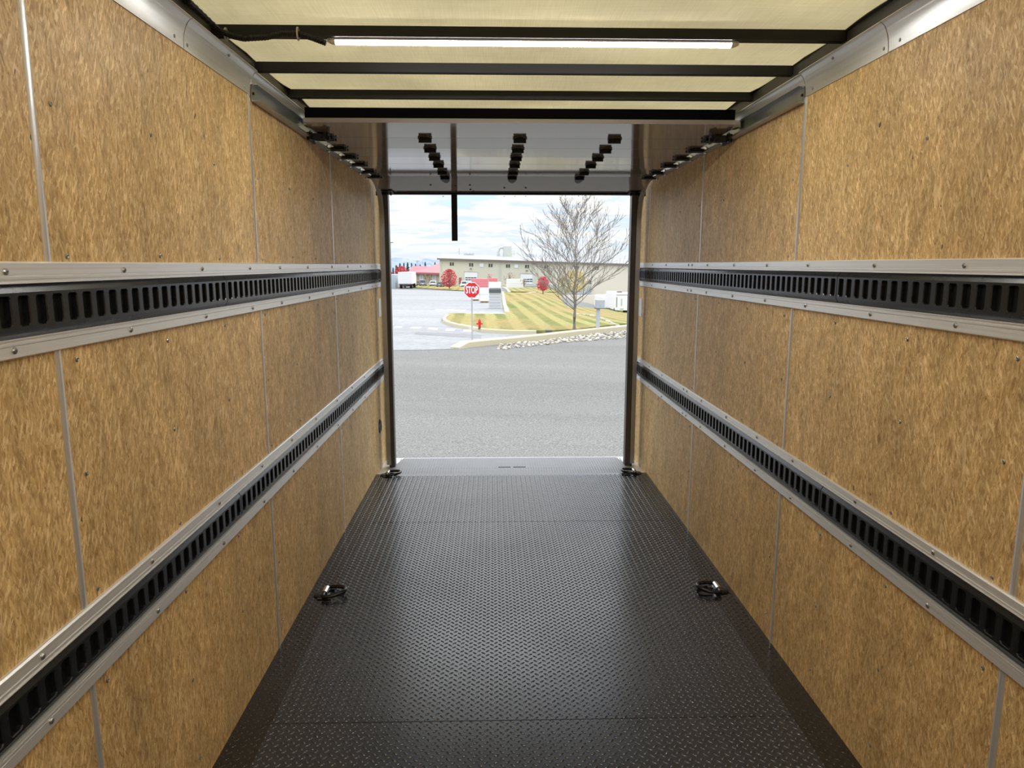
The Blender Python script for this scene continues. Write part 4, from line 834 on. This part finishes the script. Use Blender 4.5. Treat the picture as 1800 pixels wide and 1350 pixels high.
# vehicles ---------------------------------------------------------
tyre = mat('tyre', (0.02, 0.02, 0.02), 0.8)
def car(px, py, w_px, paint, label, rz=0.0, suv=True, y=150.0):
    g = at(px, py, y); g.z = GZ(g.x, g.y); sc = w_px/(FPX/(g.y*0.985))/1.85; root = thing('parked_car', label, 'car', g, rz, 'cars parked below the buildings'); root.scale = (sc, sc, sc)
    h1, h2 = (0.95, 1.68) if suv else (0.82, 1.42)
    b = MB(); rings = []
    for y, z0, z1, w_ in [(-2.25, 0.45, 0.75, 0.80), (-2.1, 0.28, h1-0.03, 0.90), (-1.0, 0.25, h1, 0.925), (0.6, 0.25, h1, 0.925), (1.9, 0.28, h1-0.12, 0.9), (2.2, 0.4, 0.7, 0.78)]:
        rings.append([(-w_, y, z0), (w_, y, z0), (w_, y, (z0+z1)/2), (w_*0.95, y, z1), (-w_*0.95, y, z1), (-w_, y, (z0+z1)/2)])
    b.loft(rings); b.build('body', paint, root, smooth=0.5)
    b = MB(); b.loft([[(-w_, y, z), (w_, y, z), (w_*0.84, y2, h2), (-w_*0.84, y2, h2)] for w_, y, z, y2 in [(0.86, -2.05, h1-0.04, -1.75)]]+[[(-0.86, 1.1, h1-0.03), (0.86, 1.1, h1-0.03), (0.72, 0.4, h2), (-0.72, 0.4, h2)]]); b.build('cabin', paint, root)
    b = MB(); b.hexa([(-0.70, -2.06, h1+0.05), (0.70, -2.06, h1+0.05), (0.70, -1.9, h1+0.05), (-0.70, -1.9, h1+0.05), (-0.62, -1.84, h2-0.12), (0.62, -1.84, h2-0.12), (0.62, -1.7, h2-0.12), (-0.62, -1.7, h2-0.12)]); b.build('rear_window', 'dark_glass', root)
    for s_ in (-1, 1):
        b = MB(); b.hexa([(s_*0.87, -1.7, h1+0.03), (s_*0.875, -1.7, h1+0.03), (s_*0.875, 0.8, h1+0.03), (s_*0.87, 0.8, h1+0.03), (s_*0.76, -1.5, h2-0.14), (s_*0.77, -1.5, h2-0.14), (s_*0.77, 0.35, h2-0.14), (s_*0.76, 0.35, h2-0.14)]); b.build('side_window', 'dark_glass', root)
        for y in (-1.4, 1.4): MB().lathe((s_*0.80, y, 0.33), [(0.33, -0.11), (0.34, 0), (0.33, 0.11), (0.18, 0.12)], 14, 'X').build('wheel', tyre, root)
        MB().box(s_*0.62-0.14, s_*0.62+0.14, -2.22, -2.14, 0.72, 0.86).build('tail_lamp', 'tail_red', root)
    MB().box(-0.8, 0.8, -2.33, -2.15, 0.30, 0.50).build('bumper', 'wrap_dark', root)
    MB().box(-0.25, 0.25, -2.27, -2.2, 0.62, 0.74).build('number_plate', 'white_paint', root)
car(728, 500.2, 11.5, 'car_black', 'black sport utility vehicle partly hidden by the box truck', 0.1); car(734.5, 498.6, 10, 'car_brown', 'brownish car squeezed between the black and the grey ones', 0.1, False, y=160.0)
car(743.8, 501, 12.3, 'car_grey', 'grey sport utility vehicle in front of the left tan building window', 0.05); car(762, 501.3, 12.6, 'white_paint', 'white hatchback in front of the right tan building window', 0.0, False)
car(777, 501.6, 12.5, 'car_grey', 'grey saloon half hidden by the dark red tree', -0.25, False, y=141.0); car(815, 502.3, 11.5, 'white_paint', 'white car parked just behind the stop sign', 0.12, y=142.0)
# box truck
g = G(712.5, 507.3); sc = FPX/(g.y*0.985); bt = thing('box_truck', 'white box truck seen from behind on the far road', 'truck', g); u_ = 24.6/sc
def tb(x0, x1, y0, y1, z0, z1, nm, mt, par=None): return MB().box(x0*u_, x1*u_, y0*u_, y1*u_, z0*u_, z1*u_).build(nm, mt, par or bt)
tb(-0.5, 0.5, 0, 2.6, 0.33, 1.16, 'cargo_box', 'white_paint'); d_ = tb(-0.44, 0.44, -0.02, 0, 0.36, 1.10, 'roll_door', 'wrap_white'); tb(-0.5, 0.5, -0.03, 0.02, 1.10, 1.165, 'header', 'white_paint'); tb(-0.46, 0.46, 2.6, 3.2, 0.2, 0.9, 'cab', 'white_paint')
tb(-0.44, 0.44, -0.04, 0.02, 0.27, 0.33, 'rear_sill', 'wrap_dark'); tb(-0.18, 0.18, 0.1, 2.4, 0.14, 0.30, 'chassis', 'wrap_dark'); tb(-0.22, 0.12, -0.04, 0.0, 0.15, 0.19, 'bumper', 'wrap_dark')
for s_ in (-1, 1):
    tb(s_*0.38-0.07, s_*0.38+0.07, -0.05, -0.02, 0.27, 0.30, 'tail_lamp', 'tail_red')
    for y in (0.55, 2.7):
        MB().lathe((s_*0.36*u_, y*u_, 0.17*u_), [(0.17*u_, -0.09*u_), (0.175*u_, 0), (0.17*u_, 0.09*u_)], 16, 'X').build('wheel', tyre, bt)
for k in range(1, 5): tb(-0.44, 0.44, -0.024, -0.019, 0.36+k*0.148-0.002, 0.36+k*0.148+0.002, 'door_seam', 'box_grey')
# container by the road
a_ = G(691, 506.4); sc = FPX/a_.y; o = thing('storage_container', 'pale blue grey container at the left edge of the far road', 'container', a_); w_ = 9.0/sc; h_ = 23.5/sc
MB().box(-w_*0.55, w_*0.45, 0, 6, 0, h_).build('box', 'container_blue', o); MB().box(-0.04, 0.04, -0.06, 0, 0.1, h_-0.1).build('door_bar', 'box_grey', o); MB().box(w_*0.2, w_*0.23, -0.05, 0, 0.1, h_-0.1).build('door_bar', 'box_grey', o)
# light pole
a_ = at(687.8, 500, 170); t_ = at(687.8, 427, 170); root = thing('light_pole', 'tall thin light pole at the left side of the opening', 'light pole', a_); MB().tube([(0, 0, 0), (0, 0, t_.z-a_.z)], [0.16, 0.10], 8).build('pole', 'pole_grey', root); MB().box(-0.7, 0.7, -0.2, 0.2, t_.z-a_.z, t_.z-a_.z+0.16).build('lamp_head', 'dark_trim', root)
# trailers on the right
def rv(px0, px1, ptop, pbot, y, label, big):
    a_ = at((px0+px1)/2, pbot, y); sc = FPX/(y*0.985); w_ = (px1-px0)/sc; h_ = (pbot-ptop)/sc; root = thing('camper_trailer', label, 'camper trailer', a_, 0, 'white campers on the right')
    MB().box(-w_/2, w_/2, 0, 7.0, h_*0.12, h_*0.96).build('body', 'white_paint', root, bevel=0.05); MB().box(-w_*0.48, w_*0.48, 0.2, 6.5, h_*0.96, h_).build('roof', 'wrap_white', root)
    if big:
        MB().box(-w_*0.06, w_*0.02, -0.05, 0.02, h_*0.38, h_*0.72).build('window', 'box_grey', root); MB().box(-w_*0.46, -w_*0.41, -0.04, 0.02, h_*0.3, h_*0.8).build('ladder', 'wrap_dark', root)
        MB().box(-w_*0.12, w_*0.15, -0.05, 0.02, h_*0.19, h_*0.23).build('bumper', 'box_grey', root); MB().box(-w_*0.2, w_*0.15, 1, 2, h_, h_*1.07).build('roof_vent', 'dark_trim', root); MB().box(-w_*0.48, w_*0.46, -0.03, 0.01, h_*0.905, h_*0.92).build('roof_seam', 'dark_trim', root)
    else:
        MB().box(-w_*0.02, w_*0.10, -0.05, 0.02, h_*0.42, h_*0.78).build('window', 'dark_glass', root); MB().box(-w_*0.3, w_*0.3, -0.08, 0.02, h_*0.22, h_*0.25).build('bumper', 'wrap_dark', root); MB().box(-w_*0.1, w_*0.2, 1, 2, h_, h_*1.04).build('roof_vent', 'dark_trim', root)
    for s_ in (-1, 1): MB().lathe((s_*w_*0.40, 1.0, h_*0.11), [(h_*0.11, -0.15), (h_*0.115, 0), (h_*0.11, 0.15)], 14, 'X').build('wheel', tyre, root)
yb = G(1085, 549.5).y; print('RV', yb)
rv(1082, 1103, 515, 550, yb, 'tall white camper trailer at the right edge of the opening', True); rv(1059, 1080, 521.5, 548, yb+9, 'smaller white camper between the utility box and the tall one', False); rv(1104, 1122, 517, 550, yb+3, 'white camper cut off by the right door post', False)
# stacked goods beside the lawn
def pallet_stack(px, py, wpx, hpx, mt, label, tiers, name='wrapped_pallet', cover=None, cap=None, base=True, band=None, dep=1.1, y=None):
    g = G(px, py) if y is None else at(px, py, y); sc = FPX/(g.y*0.985); w_ = wpx/sc; h_ = hpx/sc; root = thing(name, label, 'pallet', g, 0, 'pallets of goods beside the lawn'); z = 0.0
    if base: MB().box(-w_*0.5, w_*0.5, 0, dep, 0.0, 0.05).box(-w_*0.5, w_*0.5, 0, dep, 0.10, 0.14).box(-w_*0.45, -w_*0.35, 0, dep, 0.05, 0.10).box(w_*0.35, w_*0.45, 0, dep, 0.05, 0.10).box(-w_*0.05, w_*0.05, 0, dep, 0.05, 0.1).build('pallet_base', 'pallet_wood', root); z = 0.14
    rd = random.Random(int(px)); n = tiers; hh_ = (h_-z)/n; b = MB()
    for k in range(n):
        j = rd.uniform(-.015, .015); b.box(-w_/2+j, w_/2+j, rd.uniform(0, .02), dep, z+k*hh_+0.012*h_/n, z+(k+1)*hh_)
    b.build('goods', mt, root, bevel=min(0.03, hh_*0.2))
    if cap: MB().box(-w_/2-0.02, w_/2+0.02, -0.03, dep+0.03, h_*0.80, h_+0.03).build('cover', cap, root, bevel=0.02)
    if band: MB().box(-w_/2-0.0, w_/2+0.03, -0.05, dep, h_*band[0], h_*band[1]).build('torn_wrap', 'wrap_dark', root, bevel=0.03)
    return root
pallet_stack(870, 543, 21, 46, 'sheet_shaded', 'tall pile of white wrapped sheets with a dark torn gap, nearest the kerb', 9, band=(0.62, 0.76), base=False, cap='wrap_white')  # white pile's shading is put into the grey of its goods
pallet_stack(851.5, 532.5, 15.5, 26, 'wrap_white', 'low white wrapped pallet just right of the stop sign', 2)
pallet_stack(836, 529, 11.5, 24, 'wrap_white', 'white wrapped pallet behind the stop sign face', 2)
pallet_stack(850.5, 519, 14.5, 29, 'paver_red', 'pink red paver stack in the middle of the row of three', 6, cap=None, name='paver_stack')
pallet_stack(836, 517, 14, 27, 'paver_red', 'pink red paver stack partly behind the stop sign', 6, name='paver_stack'); pallet_stack(867, 516, 15, 27, 'paver_red', 'pink red paver stack behind the tall white pile', 6, name='paver_stack')
pallet_stack(905, 507, 30, 16.5, 'wrap_white', 'low wide pile under pale speckled wrap before the warehouse', 2, name='covered_pile', base=False, y=130)
# utility box, drain
g = G(1051, 579.5, 0.13); sc = FPX/(g.y*0.985); root = thing('utility_box', 'grey utility cabinet on a post at the edge of the lawn', 'utility box', g)
x0 = -4.2/sc; MB().box(-2.9/sc, 2.9/sc, 0, 0.14, -0.2, 40/sc).build('post', 'box_grey', root); MB().box(-4/sc, 11.0/sc, -0.06, 0.32, 38.5/sc, 53/sc).build('cabinet', 'box_grey', root, bevel=0.008); MB().box(-6/sc, 12/sc, -0.08, 0.34, 37.3/sc, 38.6/sc).build('shelf', 'dark_trim', root); MB().lathe((2.5/sc, -0.062, 43/sc), [(1.7/sc, 0), (1.7/sc, -0.01)], 12, 'Y').build('dial', 'pole_grey', root)
g = G(965, 584.3, 0.13); sc = FPX/g.y; b = MB(); b.box(-5.6/sc, 5.6/sc, -0.05, 0.35, 0.0, 3.6/sc); o = b.build('drain_inlet', 'drain', None, g); tag(o, 'small dark drain inlet at the front edge of the lawn', 'drain')
# far hills
b = MB(); rd = random.Random(2); base_ = []; top = []
prof = [(200, 457), (400, 453), (520, 456), (600, 455), (680, 456.5), (690, 453.0), (700, 452.8), (710, 453.6), (720, 456), (728, 457.5), (738, 458), (744, 454.5), (752, 455), (762, 457.5), (775, 458), (860, 457), (1000, 458), (1150, 460), (1600, 457)]
fr, tp, bk = [], [], []
for i in range(261):
    px = 200+1400*i/260; py = lerp_poly(prof, px)+rd.uniform(-.35, .35); t_ = at(px, py, 1600+rd.uniform(-60, 60)); f_ = at(px, 484, 900)
    tp.append(t_); fr.append(Vector((f_.x, f_.y, -30))); bk.append(Vector((t_.x, t_.y+500, -30)))
mid = [a.lerp(c_, 0.5)+Vector((0, 0, rd.uniform(-6, 6))) for a, c_ in zip(fr, tp)]
b.loft([fr, mid, tp, bk], False, False); struct(b.build('hills', 'hills', smooth=1.2), 'hazy blue hills on the horizon', 'hills')
